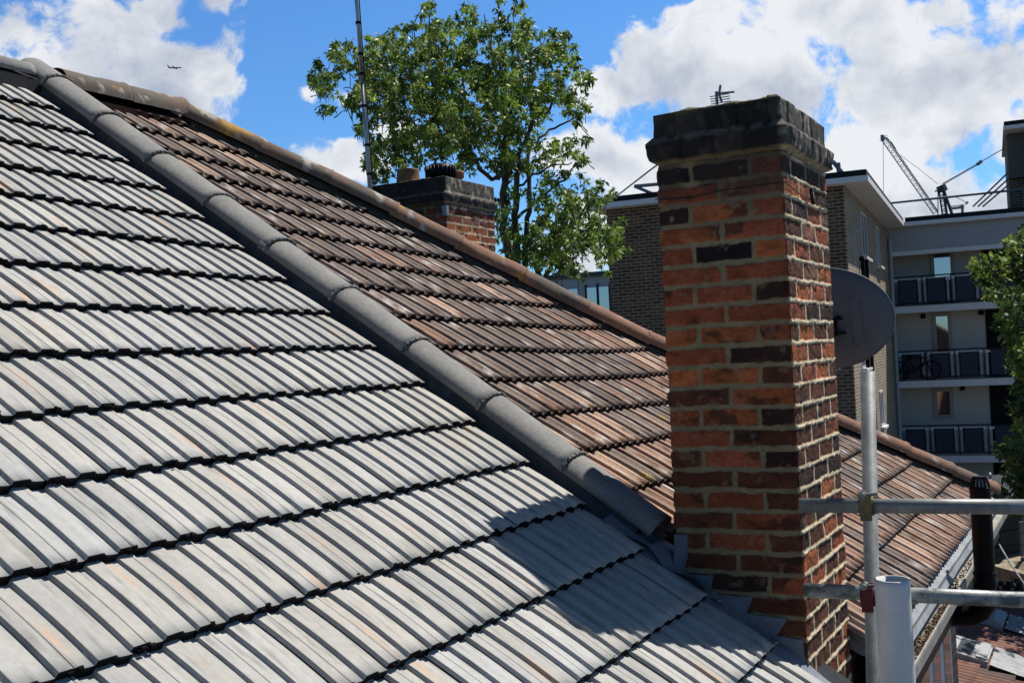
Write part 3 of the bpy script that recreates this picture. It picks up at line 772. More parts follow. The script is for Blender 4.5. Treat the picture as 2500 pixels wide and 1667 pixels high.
# soft lead dressed over the tiles at the foot of the stack
b=MB(); nn=26; Vt=[];Fc=[]
for i in range(nn):
    v=.02+1.05*i/(nn-1)
    for c in range(6):
        t=c/5; u=3.80+.10*t+ .02*vnoise(v*5,1,0,7)*(1-t); Vt.append(R3(u,v,.010+.022*t+.010*vnoise(v*14,t*2,0,11)+.012*math.sin(v*22+t*3)*(.4)))
for i in range(nn-1):
    for c in range(5): Fc.append((i*6+c,i*6+c+1,(i+1)*6+c+1,(i+1)*6+c))
b.add(Vt,Fc); b.build('lead_apron',M_lead,chim,smooth=True)
b=MB(); nn=12; Vt=[];Fc=[]
for i in range(nn):
    for c in range(8):
        u=3.82+.22*c/7; v=.60+.36*i/(nn-1); Vt.append(R3(u,v,.03+.02*vnoise(u*16,v*12,0,17)+.015*math.sin(v*30+u*15)))
for i in range(nn-1):
    for c in range(7): Fc.append((i*8+c,i*8+c+1,(i+1)*8+c+1,(i+1)*8+c))
b.add(Vt,Fc); b.build('back_gutter',M_lead,chim,smooth=True)
# wire tied round the stack
b=MB()
zc=.57
def wr(u,w,dz_=0): return fr(u,w,zc+dz_)
pts=[wr(CU0-.012,CW1+.01,.005),wr(CU0-.012,CW1-.12,-.004),wr(CU0-.012,(CW0+CW1)/2,.008),wr(CU0-.012,CW0+.1,.012),wr(CU0-.012,CW0-.012,.012),wr(CU0+.2,CW0-.012,-.01),wr(CU0+.35,CW0-.014,-.012),wr(CU1+.01,CW0-.012,-.002)]
b.tube(pts,.0022,6); b.tube([wr(CU0+.33,CW0-.02,.03),wr(CU0+.36,CW0-.02,-.03)],.006,6); b.build('wire',M_felt,chim)
# small lichen-coated verge clips at the tile ends
for px,py in ((1733,1483),(1876,1584)):
    b=MB(); c=HP(px,py,NR,R3(0,0,.03)); v=float(c@UP)
    b.tube([R3(VERGE-.03,v-.004,.044),R3(VERGE+.004,v-.004,.046),R3(VERGE+.010,v-.004,.02),R3(VERGE+.010,v+.03,.02)],.005,8)
    b.build('verge_clip',M_metal,greyh,smooth=True)
# a stem of mortar dropped on a tile
# ================================================================= FAR CHIMNEY
c0=P(1090,560,10.9); fu,fw0=float(c0@d1),float(c0@d2)
ztf=float(P(1093,428,10.9)[2])
fch=chimney(fu,fu+.98,fw0,fw0+.95,ztf-2.6,ztf,ztf-.30,.081,None,browh,'chimney',stepu=.016,rowcols=['RBR','BRB','RRB','OR'],
   rightkeys='ORRORRPB',capz=[(ztf-.27,0),(ztf-.255,.03),(ztf-.20,.045),(ztf-.17,.045),(ztf-.16,.01),(ztf,.012)],seed=50,proud=.003,dz=.012)
tag(fch,'dark corbelled brick chimney with pots, seen beyond the brown hip')
def potat(px,py,Y): return P(px,py,Y)
cc=lambda a,b_: fr(fu+a,fw0+b_,ztf)
q=cc(.30,.62); b=MB(); b.lathe(q,[(.13,-.05),(.135,.02),(.125,.04),(.115,.15),(.118,.17),(.10,.17),(.10,.05)]); b.build('chimney_pot',M_ochre,fch,smooth=True)
b=MB(); q=cc(.30,.22)
b.lathe(q,[(.12,-.05),(.12,.02),(.13,.03),(.145,.05),(.15,.12),(.12,.17),(.0,.18)]); 
for i in range(22):
    a=i/22*2*math.pi; dv=np.array([math.cos(a),math.sin(a),0]); b.obox(q+dv*.14+Z*.02,dv*.02,np.cross(Z,dv)*.012,.13*Z)
b.build('cowl',M_black,fch,smooth=True)
q=cc(.75,.38)+Z*.05; b=MB(); b.lathe(q,[(.12,-.05),(.12,.03),(.125,.05),(.145,.06),(.145,.09),(.15,.10),(.15,.12),(.13,.125),(.12,.05)]); b.build('chimney_pot',M_terra,fch,smooth=True)
b=MB(); kp=cc(.0,.0); b.obox(kp-d1*.022-d2*.022-Z*.40,d1*.05,d2*.05,.10*Z); b.build('mast_bracket',M_metal,fch)
# ================================================================= SCAFFOLD
sY=3.55
zt_=float(P(1952,1233,sY)[2]); A=P(1952,1233,sY); B=HZ(2640,1238,zt_)
scaf=empty('scaffold_frame',tuple(P(2120,1200,sY+.07)*[1,1,0]+np.array([0,0,GROUND])))
tag(scaf,'galvanised steel tube rails and upright clamped together beside the tall chimney','scaffolding')
def hollow(b,A,B,r,seg=20):
    A=np.asarray(A);B=np.asarray(B); ax=(B-A)/np.linalg.norm(B-A); L=np.linalg.norm(B-A)
    b.lathe(A,[(r*.86,.25*min(1,L)),(r*.86,0),(r,0),(r,L),(r*.86,L),(r*.86,L-.2)],seg,0,ax)
RT=.0232
b=MB(); hollow(b,A,B,RT); b.build('guard_rail',M_metal,scaf,smooth=True)
A2=P(1964,1440,sY-.02); B2=HZ(2640,1470,float(A2[2]))
b=MB(); hollow(b,A2,B2,RT); b.build('guard_rail',mat('paint_splashed_steel',(.36,.38,.38),rough=.5,metal=.3,var=.4,scale=14,col2=(.12,.14,.14),thr=(.4,.5)),scaf,smooth=True)
pb=P(2118,906,sY+.055); pe=P(2133,1667,sY+.055); dp=(pe-pb)/np.linalg.norm(pe-pb)
b=MB(); hollow(b,pb,pb+dp*(pb[2]-GROUND)/abs(dp[2]),RT+.0005); b.build('standard',M_metal,scaf,smooth=True)
def proj(p):
    y=p[1]*cp+p[2]*sp; z=-p[1]*sp+p[2]*cp; a,b=p[0]/y,z/y
    return CX+F*(a*cr-b*sr),CY-F*(a*sr+b*cr)
def at_px(A,B,x):
    t=min(np.linspace(0,1,4000),key=lambda t:abs(proj(A+(B-A)*t)[0]-x)); return A+(B-A)*t
def coupler(c,ax,m,h=.06,dz_=0):
    ax=ax/np.linalg.norm(ax); yv=np.cross(Z,ax); yv/=np.linalg.norm(yv); b=MB()
    # band round the horizontal tube
    b.lathe(c-ax*.022,[(RT+.002,0),(RT+.007,0),(RT+.007,.044),(RT+.002,.044)],16,0,ax)
    b.obox(c-ax*.017-yv*(RT+.014)-Z*.042,ax*.034,yv*.014,.075*Z)
    # bolt, nut, washer on top
    t=c+Z*(RT+.012)-yv*.026-ax*.008
    b.lathe(t-yv*.014,[(.0,0),(.010,0),(.011,.006),(.015,.008),(.015,.012),(.009,.014),(.009,.05),(.0,.05)],6,1,yv)
    b.tube([t-yv*.0,t+ax*.045+Z*.006],.0055,8,1)
    b.lathe(c+yv*.055-Z*.03,[(RT+.003,0),(RT+.009,0),(RT+.009,.055),(RT+.003,.055)],16,0,Z)
    return b.build('coupler',[m,M_metal],scaf,smooth=False)
coupler(at_px(A,B,2116),B-A,M_rust)
coupler(at_px(A2,B2,2120)-Z*.010,B2-A2,M_red,.1)
# white soil pipe
c=P(2178,1412,3.36); b=MB(); b.lathe(c,[(.044,-.6),(.0475,-.3),(.0475,0),(.0518,0),(.0518,-.02),(.0518,c[2]*-1+GROUND)],40)
o=b.build('vent_pipe',M_white,None,smooth=False,origin=(c[0],c[1],GROUND)); 
o.data.polygons.foreach_set('use_smooth',np.ones(len(o.data.polygons),dtype=bool))
tag(o,'wide open-topped pale plastic pipe standing in front of the lower guard rail','pipe')
# black flue
c=P(2391,1162,6.1); fl=empty('flue_pipe',tuple(np.array([c[0],c[1],c[2]-.75])))
tag(fl,'black boiler flue pipe with a slotted cap rising beside the brown eaves','flue')
b=MB(); b.lathe(c,[(.055,-.06),(.055,-.52)],28); b.lathe(c,[(.055,-.52),(.062,-.525),(.062,-.54),(.057,-.545),(.057,-.56),(.063,-.565),(.063,-.60),(.055,-.61),(.055,-.66)],28)
e_=c-Z*.66; pts=[e_+Z*.02,e_-Z*.03,e_-Z*.08+d2*.03,e_-Z*.11+d2*.08,e_-Z*.12+d2*.16,e_-Z*.12+d2*.6]; b.tube(pts,.056,20); b.build('pipe',M_black,fl,smooth=True)
b=MB(); b.lathe(c,[(.0,.0),(.038,.0),(.040,-.006),(.034,-.012)],28); b.lathe(c,[(.045,-.055),(.056,-.06),(.058,-.075),(.055,-.08)],28)
b.lathe(c,[(.030,-.004),(.043,-.055)],28,1)
for i in range(14):
    a=i/14*2*math.pi; v1=np.array([math.cos(a),math.sin(a),0]); tn=np.cross(Z,v1)
    b.hexa([c+v1*.047-Z*.058-tn*.0035,c+v1*.055-Z*.058-tn*.0035,c+v1*.055-Z*.058+tn*.0035,c+v1*.047-Z*.058+tn*.0035,
            c+v1*.033-Z*.005-tn*.0035,c+v1*.039-Z*.005-tn*.0035,c+v1*.039-Z*.005+tn*.0035,c+v1*.033-Z*.005+tn*.0035])
b.build('flue_cap',[M_black,M_leadlit],fl)
# ================================================================= SATELLITE DISH
dc=P(1996,786,5.0)
az=math.radians(38); nd_=np.array([math.sin(az),math.cos(az),.22]); nd_/=np.linalg.norm(nd_)   # faces away from the camera
ax1=np.cross(nd_,Z); ax1/=np.linalg.norm(ax1); ax2=np.cross(ax1,nd_)
dish=empty('satellite_dish',tuple(dc)); tag(dish,'dark grey satellite dish seen from behind, fixed to the tall brick chimney','satellite dish')
V=[];Fc=[];nr=14;ns=72; RX,RY=.325,.232
for side in (0,1):
    for i in range(nr+1):
        t=i/nr
        for j in range(ns):
            a=j/ns*2*math.pi; x=RX*t*math.cos(a); y=RY*t*math.sin(a)
            V.append(dc+ax1*x+ax2*y+nd_*(.060*t*t-side*.0025+(.006 if t==1 else 0)))
def di(s_,i,j): return s_*(nr+1)*ns+i*ns+j%ns
for s_ in (0,1):
    for i in range(nr):
        for j in range(ns):
            f=(di(s_,i,j),di(s_,i,j+1),di(s_,i+1,j+1),di(s_,i+1,j)); Fc.append(f if s_==0 else f[::-1])
for j in range(ns): Fc.append((di(0,nr,j),di(0,nr,j+1),di(1,nr,j+1),di(1,nr,j)))
mk('reflector',V,Fc,M_dish,dish,smooth=True)
b=MB(); rim=[]
for j in range(ns+1):
    a=j/ns*2*math.pi; rim.append(dc+ax1*RX*math.cos(a)+ax2*RY*math.sin(a)+nd_*.066)
b.tube(rim,.0045,8); b.build('rim',M_dish,dish,smooth=True)
b=MB()
def dsh(x,y,l=.0): t2=(x/RX)**2+(y/RY)**2; return dc+ax1*x+ax2*y+nd_*(.06*t2-.004-l)
for x in (.150,.200):
    y0=.10 if x<.17 else .085
    b.tube([dsh(x,y0-.2*k_/8*1.05) for k_ in range(9)],.0028,6)
b.tube([dsh(.145,.105),dsh(.155,.098),dsh(.165,.093)],.003,6); b.tube([dsh(.142,-.10),dsh(.142,-.125),dsh(.165,-.125)],.003,6)
b.build('stiffener',M_dish,dish,smooth=True)
b=MB(); pc=P(2046,800,4.93)
for dz_ in (.035,-.03):
    b.obox(pc-np.array([.06,0,0])+Z*dz_,np.array([.095,.0,0]),np.array([0,.04,0]),.012*Z)
b.obox(pc-np.array([.06,-.01,.035]),np.array([.06,0,0]),np.array([0,.03,0]),.08*Z)
b.tube([pc-np.array([.03,.01,.005]),pc+np.array([-.03,.09,-.005])],.01,8,1); b.tube([pc+Z*.04-np.array([.0,.01,0]),pc+Z*.055-np.array([0,.01,0])],.008,6)
b.obox(pc-np.array([.055,-.01,.20]),np.array([.035,0,0]),np.array([0,.04,0]),.18*Z)
b.tube([pc-np.array([.05,-.03,.1]),P(1990,850,4.80)],.016,10)
b.build('mount_bracket',[M_black,M_metal],dish)
arm=MB(); arm.tube([dc-ax2*.2+nd_*.05,dc-ax2*.26+nd_*.15,dc-ax2*.12+nd_*.42],.012,8); lnb=dc-ax2*.12+nd_*.42; arm.lathe(lnb,[(0,-.03),(.025,-.03),(.03,.0),(.02,.06),(.0,.06)],14,0,-nd_); arm.build('feed_arm',M_dish,dish)
# ================================================================= ANTENNA MAST (left)
b=MB(); p0=P(903,455,10.5); p1=P(866,-60,10.5)
mast=empty('aerial_mast',tuple(p0-Z*.6)); tag(mast,'slender grey metal aerial mast rising past the left of the big tree','mast')
dm=(p1-p0)/np.linalg.norm(p1-p0); b.tube([p0-dm*.7,p0+dm*.5,p0+dm*1.0],.0215,12); b.tube([p0+dm*1.0,p1+dm*.4],.018,12); b.build('pole',mat('aluminium',(.5,.5,.52),rough=.4,metal=.6,var=.2,bump=0),mast,smooth=True)
for y in (57,133,182,260,355,425):
    t=(455-y)/515; c=p0+(p1-p0)*t; b=MB(); b.tube([c-dm*.012,c+dm*.012],.026,10); b.build('clip',M_black,mast)
b=MB(); b.tube([p0+np.array([.03,-.01,0]),p0+(p1-p0)*.5+np.array([.026,-.01,0]),p1+np.array([.026,-.01,0])],.006,6); b.build('cable',M_black,mast)
# ================================================================= LOWER ROOF WITH ROOFLIGHTS (bottom right)
EXT=empty('single_storey_extension',tuple(P(2420,1560,12.5)*[1,1,0]+np.array([0,0,GROUND])),TH)
tag(EXT,'low extension with a red tiled roof holding two grey rooflights, in the bottom right corner','extension')
pe_=math.radians(14.5); up2=d2*math.cos(pe_)+Z*math.sin(pe_); n2=-d2*math.sin(pe_)+Z*math.cos(pe_)
O2=P(2420,1560,12.2)
def E3(a,b_,h=0): return O2+a*d1+b_*up2+h*n2
def hitE(px,py,h=0):
    q=HP(px,py,n2,O2+n2*h)-O2; return float(q@d1),float(q@up2)
Vv=[];Ff=[];Mi=[];Cc=[];n=0
tw,tg=.30,.33; nx=19
m_ext=mat('red_roll_tile',attr=True,rough=.85,var=.35,bscale=30,bump=.2)
xs=np.linspace(0,1,nx); pr_=(np.abs(np.sin(xs*math.pi*3))**.6)*.035
KA=int(hitE(2450,1446)[0]/tw)
for ka in range(-16,KA):
    for kb in range(-8,8):
        a0,b0=ka*tw+(kb%2)*.0,kb*tg
        c=np.array([.24,.115,.085])*(1+rng.normal(0,.16)); 
        if rng.random()<.25: c=np.array([.15,.10,.085])
        ts=np.array([0,.33,.66,1.]); G=np.zeros((4,nx,3))
        for i,t in enumerate(ts): G[i]=O2+(a0+xs*tw)[:,None]*d1+(b0+t*(tg+.02))*up2+((.05-.035*t)+pr_)[:,None]*n2
        fb=G[0]-n2*.03; ALL=np.concatenate([G.reshape(-1,3),fb]); idx=np.arange(4*nx).reshape(4,nx); bb=np.arange(nx)+4*nx
        q=np.stack([idx[:-1,:-1],idx[:-1,1:],idx[1:,1:],idx[1:,:-1]],-1).reshape(-1,4); q2=np.stack([bb[:-1],bb[1:],idx[0,1:],idx[0,:-1]],-1)
        Vv.append(ALL);Ff+=[q+n,q2+n];n+=len(ALL)
        Cc.append(np.tile(c,(len(ALL),1))*(1+.3*fbm(ALL[:,0]*6,ALL[:,1]*6,0,3,3))[:,None])
mk('roof_tiles',np.concatenate(Vv),np.concatenate(Ff),m_ext,EXT,col=np.concatenate(Cc))
b=MB(); w_lo=float((E3(0,-2.7))@d2); 
b.obox(E3(-4.8,-2.5,-.35)-Z*0,8.9*d1,2.5*2*up2*.95,-.0*n2+.3*n2); b.build('roof_deck',M_brownedge,EXT)
b=MB(); q=E3(-4.7,-2.3,-.3); b.obox(np.array([q[0],q[1],GROUND]),8.7*d1,4.4*d2,(q[2]-GROUND)*Z); b.build('wall',M_wall,EXT)
def rooflight(pts_px,skirt):
    ab=[hitE(x,y,.1) for x,y in pts_px]
    a0=min(a for a,_ in ab); a1=max(a for a,_ in ab); b0=min(b_ for _,b_ in ab); b1=max(b_ for _,b_ in ab)
    b=MB(); b.obox(E3(a0,b0,.03),(a1-a0)*d1,(b1-b0)*up2,.085*n2); b.obox(E3(a0+.02,b0+.02,.115),(a1-a0-.04)*d1,.10*up2,.02*n2)
    f=b.build('rooflight',mat('grey_flashing',(.42,.43,.42),rough=.5,var=.1,bump=0),EXT)
    b=MB(); b.obox(E3(a0+.07,b0+.16,.105),(a1-a0-.14)*d1,(b1-b0-.24)*up2,.016*n2); b.build('pane',mat('tinted_glass',(.10,.12,.125),rough=.15,var=.1,bump=0,spec=.6),f)
    b=MB(); nn=22; Vt=[];Fc=[]
    for i in range(nn):
        for j in range(7): 
            a=a0-.05+(a1-a0+.1)*i/(nn-1); Vt.append(E3(a,b0-.02-.42*j/6,.085+.028*abs(math.sin((a-0)*math.pi*3/tw*1.0))**.6-.02*j/6+.006*vnoise(i*.8,j,0,3)))
    for i in range(nn-1):
        for j in range(6): Fc.append((i*7+j,i*7+j+1,(i+1)*7+j+1,(i+1)*7+j)[::-1])
    b.add(Vt,Fc); b.build('lead_apron',M_leadlit,f,smooth=True)
rooflight([(2375,1475),(2459,1501),(2449,1530),(2350,1497)],0)
rooflight([(2330,1551),(2425,1580),(2410,1617),(2320,1590)],0)
# ================================================================= OUTBUILDING behind the flue
M_cement=mat('dark_cement_board',(.075,.08,.078),rough=.9,var=.25,bump=.2)
ob=empty('outbuilding',tuple(P(2470,1400,17)*[1,1,0]+np.array([0,0,GROUND])),TH)
tag(ob,'dark panel-clad outbuilding in shade behind the black flue','outbuilding')
q0=P(2400,1420,17.0); zb=float(q0[2]); zt2=float(P(2440,1268,17.0)[2])
ew_=np.array([.9,.436,0]); en_=np.array([-.436,.9,0])
b=MB(); 
for i in range(8):
    for j in range(4):
        s_=rng.normal(0,.012); b.obox(P(2380,1420,17)+ew_*(i*.62)+Z*(j*(zt2-zb)/4)+en_*(.02+s_)*1.0,ew_*.61,en_*.05,Z*((zt2-zb)/4-.012))
b.build('cladding',M_cement,ob)
b=MB(); b.obox(np.array([*(P(2380,1420,17)+en_*.08)[:2],GROUND]),ew_*5,en_*3,Z*(zt2-GROUND-.02)); b.build('wall',M_roofedge,ob)
b=MB(); b.obox(P(2380,1420,17)*[1,1,0]+Z*zt2-en_*.1,ew_*5.1,en_*3.3,Z*.1); b.build('roof',M_roofedge,ob)
b=MB()
for j in range(5): b.obox(P(2488,1300,16.9)+Z*(-.18*j),ew_*.6,-en_*.03,Z*.165)
b.build('panel',mat('pale_board',(.16,.17,.165),var=.2,bump=0),ob)
# pale terrace slab in front
b=MB(); q=P(2340,1470,15.0)
o_=np.array([q[0],q[1],GROUND]); zs=float(P(2440,1440,15)[2])
nn=24; Vt=[];Fc=[]
for i in range(nn):
    for j in range(14):
        p=P(2340,1440,14.0)*[1,1,0]+ew_*(4.2*i/(nn-1))+en_*(2.9*j/13); Vt.append(p+Z*(zs+.03*vnoise(i*.9,j*.9,0,4)-.12*(abs(vnoise(i*.5+9,j*.6,0,2))<.06)))
for i in range(nn-1):
    for j in range(13): Fc.append((i*14+j,(i+1)*14+j,(i+1)*14+j+1,i*14+j+1))
b.add(Vt,Fc); b.obox(P(2340,1440,14.0)*[1,1,0]+Z*GROUND+en_*.05+ew_*.05,ew_*4.1,en_*2.8,Z*(zs-GROUND-.2))
ter=b.build('garden_terrace',mat('broken_concrete',(.50,.42,.30),rough=.95,var=.6,scale=4,bump=1,bscale=9,bdist=.05,col2=(.3,.25,.18)),None,origin=o_); tag(ter,kind='structure')
b=MB()
for i in range(22):
    c=P(2462,1432,14.3)+np.array([rng.normal(0,.10),rng.normal(0,.1),abs(rng.normal(0,.02))]); R,_=np.linalg.qr(rng.normal(0,1,(3,3))); s_=.03+.05*rng.random(); b.obox(c,R[0]*s_,R[1]*s_,R[2]*s_*.5)
o=b.build('rubble_heap',M_felt,None,origin=tuple(P(2455,1428,14.3))); tag(o,'small heap of dark rubble on the pale broken concrete behind the flue','rubble')
b=MB(); pa=P(2424,1300,8.6); pb_=P(2530,1462,7.2); b.tube([pa+(pb_-pa)*t-Z*.10*4*t*(1-t)*.3 for t in np.linspace(0,1,14)],.007,6)
o=b.build('overhead_cable',M_metal,None,origin=tuple(pa)); tag(o,'thin grey cable slanting down from the corner of the brown eaves at right','cable')
# ================================================================= FLATS
Y0=31.0
wd=np.array([1170/2941.,2698/2941.,0]); wd/=np.linalg.norm(wd); ed=np.array([wd[1],-wd[0],0])
C0=P(2068,640,Y0); C0g=np.array([C0[0],C0[1],0])
flats=empty('apartment_block',(C0[0],C0[1],GROUND),math.atan2(ed[1],ed[0]))
tag(flats,'dark brick block of flats with white roof edge and tinted balcony panels','apartment block')
def onf(px,py,b_=0): # point on a plane parallel to the front face at depth b_ behind C0
    return HP(px,py,wd,C0g+wd*b_)
def ca(p): return float((p-C0g)@ed)
def cb_(p): return float((p-C0g)@wd)
def onw(px,py,a_=0): return HP(px,py,ed,C0g+ed*a_)
def FP(a,b_,z): return C0g+a*ed+b_*wd+z*Z
aL=ca(onf(1484,600)); ztop=float(onf(2068,452)[2])   # underside of the roof edge
# depth of the wing from the inner corner
q=onw(2162,560); DW=cb_(q)
print('flats left',aL,'top',ztop,'wing depth',DW)
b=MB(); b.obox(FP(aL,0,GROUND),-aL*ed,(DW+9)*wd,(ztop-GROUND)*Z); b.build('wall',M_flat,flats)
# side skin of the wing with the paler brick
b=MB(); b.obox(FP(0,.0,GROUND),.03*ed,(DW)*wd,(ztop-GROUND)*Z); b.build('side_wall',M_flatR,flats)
# eaves: deep soffit with white edge and black roof upstand, over the front wing
OV=.72
def roof_slab(a0,a1,b0,b1,z0,h1=.16,h2=.17,name='roof'):
    b=MB(); b.obox(FP(a0,b0,z0),(a1-a0)*ed,(b1-b0)*wd,h1*Z,0); b.obox(FP(a0+.04,b0+.04,z0+h1),(a1-a0-.08)*ed,(b1-b0-.08)*wd,h2*Z,1)
    return b.build(name,[M_trim,M_roofedge],flats)
roof_slab(aL-.45,OV,-.45,DW-.0,ztop)
# balcony wing
BF=DW    # front plane of the balcony wing
aR=ca(onf(2470,700,BF)); zt_b=float(onf(2185,532,BF)[2])
print('balcony right',aR,'top',zt_b)
RB=1.35
aE=ca(onf(2600,700,BF))
roof_slab(OV,aE,BF-.45,BF+11,ztop+.003,.15,.18,'balcony_roof')
b=MB(); b.obox(FP(.03,BF-.05,ztop-.95),(aE)*ed,.35*wd,.95*Z); o=b.build('fascia_beam',M_trimg,flats)
b=MB(); b.obox(FP(.03,BF-.08,ztop-1.10),(aE)*ed,.42*wd,.16*Z); b.build('fascia_trim',M_trim,flats)
b=MB(); b.obox(FP(.03,BF+RB,GROUND),(aE)*ed,8*wd,(ztop-GROUND)*Z); b.build('balcony_wall',M_render,flats)
b=MB(); b.obox(FP(.03,BF+.3,ztop-.30),aE*ed,RB*wd,.2*Z); b.build('soffit',M_trimg,flats)
# white corner post
b=MB(); b.obox(FP(.03,BF-.06,GROUND),.14*ed,.12*wd,(ztop-1.1-GROUND)*Z); b.build('corner_post',M_trim,flats)
# floors
aB=ca(onf(2407,800,BF+RB))         # end of the rendered wall, beyond it the stair opening
slab_y=[(2290,752),(2290,936),(2330,1120)]
zs=[]
for i,(x,y) in enumerate(slab_y):
    z=float(onf(x,y,BF)[2]); zs.append(z)
print('slabs',zs)
zs.append(zs[-1]-(zs[0]-zs[1]))
aEnd=ca(onf(2500,800,BF))
def rail_post(b,a,z): pass
for i,z in enumerate(zs):
    b=MB(); b.obox(FP(.05,BF-.12,z-.13),(aEnd+1.0)*ed,(RB+.12)*wd,.26*Z); b.build('floor_slab',M_trim,flats)
    zb_=z+.2; 
    bal=MB(); bal.obox(FP(.2,BF+.10,zb_+1.06),(aEnd)*ed,.05*wd,.05*Z); bal.obox(FP(.2,BF+.10,zb_+.02),(aEnd)*ed,.04*wd,.05*Z)
    bl=bal.build('balustrade',M_roofedge,flats)
    sp_=(aB-.2)/3.1
    pm=MB(); pn_=MB(); pr2=MB()
    pr2.obox(FP(.22,BF+.12,zb_+.92),(aB-.1)*ed,.04*wd,.09*Z)
    for k_ in range(3):
        a0=.3+k_*sp_; pn_=MB()
        pn_.obox(FP(a0+.07,BF+.10,zb_+.07),(sp_-.38)*ed,.03*wd,.86*Z)
        for da in (sp_-.26,sp_-.05):
            pm=MB(); pm.obox(FP(a0+da,BF+.14,zb_+.03),.09*ed,.05*wd,.95*Z); pm.build('post',M_trimg,bl)
        pm=MB(); pm.obox(FP(a0+sp_-.12,BF+.07,zb_-.06),.035*ed,.05*wd,1.15*Z); pm.build('post',M_roofedge,bl)
        f_=MB(); 
        for aa,ww_,zz0,hh in ((a0+.04,.05,.03,.96),(a0+sp_-.33,.05,.03,.96)): pn_.obox(FP(aa,BF+.09,zb_+zz0),ww_*ed,.05*wd,hh*Z,1)
        pn_.obox(FP(a0+.09,BF+.09,zb_+.93),(sp_-.42)*ed,.05*wd,.04*Z,1); pn_.build('panel',[M_panel,M_roofedge],bl)
    pn_=MB(); pn_.obox(FP(aB+.12,BF+.10,zb_+.03),(aEnd-aB)*ed,.05*wd,1.0*Z)
    pn_.build('panel',[M_panel,M_roofedge],bl); pr2.build('inner_rail',M_trim,bl)
# doors and windows on the balcony wall
pw_=BF+RB
doors=[((2268,578),(2332,690)),((2275,765),(2326,845)),((2278,948),(2330,1020))]
for i,((x0,y0_),(x1,y1_)) in enumerate(doors):
    pA=onf(x0,y0_,pw_); pB=onf(x1,y1_,pw_); a0,a1=ca(pA),ca(pB); z1=float(pA[2]); z0=float(pB[2]) if i else zs[0]+.2
    if i==1: z0=zs[1]+.2+.85
    b=MB(); fwid=.14
    b.obox(FP(a0,pw_-.06,z0),fwid*ed,.05*wd,(z1-z0)*Z); b.obox(FP(a1-fwid,pw_-.06,z0),fwid*ed,.05*wd,(z1-z0)*Z)
    b.obox(FP(a0+fwid,pw_-.06,z1-fwid),(a1-a0-2*fwid)*ed,.05*wd,fwid*Z); b.obox(FP(a0+fwid,pw_-.06,z0),(a1-a0-2*fwid)*ed,.05*wd,fwid*Z)
    f=b.build('window',mat('beige_frame',(.42,.38,.34),var=.05,bump=0),flats)
    g=MB(); g.obox(FP(a0+fwid,pw_-.03,z0+fwid),(a1-a0-2*fwid)*ed,.02*wd,(z1-z0-2*fwid)*Z); g.build('pane',M_glass,f)
# stair opening: flat black sheet standing in for the shade inside
b=MB(); b.obox(FP(aB,pw_-.03,GROUND),(aEnd+2-aB)*ed,.03*wd,(ztop-.35-GROUND)*Z); b.build('stair_opening_shade',M_dark,flats)
# vents and lamps
b=MB()
for (x,y) in ((2247,597),(2254,772),(2350,947)):
    p=onf(x,y,pw_); a_,z_=ca(p),float(p[2]); b.obox(FP(a_-.09,pw_-.07,z_-.09),.18*ed,.06*wd,.18*Z)
b.build('vent',M_black,flats)
for (x,y,yt) in ((2397,597,558),(2395,762,745)):
    p=onf(x,y,pw_-.4); a_,z_=ca(p),float(p[2]); pt=onf(x,yt,pw_-.4); b=MB(); b.lathe(FP(a_,pw_-.4,z_-.12),[(0,0),(.10,.03),(.13,.1),(.10,.18),(.03,.22)],14); b.tube([FP(a_,pw_-.4,z_+.05),FP(a_,pw_-.4,float(pt[2]))],.035,8); b.build('walkway_lamp',M_black,flats)
# windows in the receding side wall
M_gdark=mat('dark_glass',(.03,.04,.05),rough=.1,bump=0,var=.1,spec=.5)
def swin(x0,y0_,x1,y1_):
    pA=onw(x0,y0_,.03); pB=onw(x1,y1_,.03); b0,b1=cb_(pA),cb_(pB); z1,z0=float(pA[2]),float(onw(x0,y1_,.03)[2])
    b=MB(); w_=b1-b0; t=.07
    b.obox(FP(.03,b0,z0),.035*ed,t*wd,(z1-z0)*Z); b.obox(FP(.03,b1-t,z0),.035*ed,t*wd,(z1-z0)*Z); b.obox(FP(.03,b0+t,z0),.035*ed,(w_-2*t)*wd,t*Z); b.obox(FP(.03,b0+t,z1-t),.035*ed,(w_-2*t)*wd,t*Z)
    b.obox(FP(.03,(b0+b1)/2-.05,z0+t),.033*ed,.1*wd,(z1-z0-2*t)*Z)
    f=b.build('window',M_frame,flats); g=MB(); g.obox(FP(.03,b0+t,z0+t),.015*ed,(w_-2*t)*wd,(z1-z0-2*t)*Z); g.build('pane',M_gdark,f)
    s_=MB(); s_.obox(FP(.03,b0-.1,z0-.09),.16*ed,(w_+.2)*wd,.08*Z); s_.build('sill',M_trim,f)
swin(2099,515,2117,622); swin(2136,550,2148,645)
swin(2146,955,2158,1045)
swin(2099,800,2117,900)
# waste pipes on side wall
b=MB()
for x in (2098,2108):
    p=onw(x,632,.03); b.tube([FP(.12,cb_(p),float(p[2])),FP(.12,cb_(p),GROUND)],.06,8); b.tube([FP(.0,cb_(p),float(p[2])),FP(.16,cb_(p),float(p[2]))],.07,8)
b.build('waste_pipe',M_black,flats)
b=MB(); q_=DW-.15; b.tube([FP(.14,q_,ztop-.4),FP(.14,q_,GROUND)],.07,8); b.build('downpipe',M_trimg,flats)
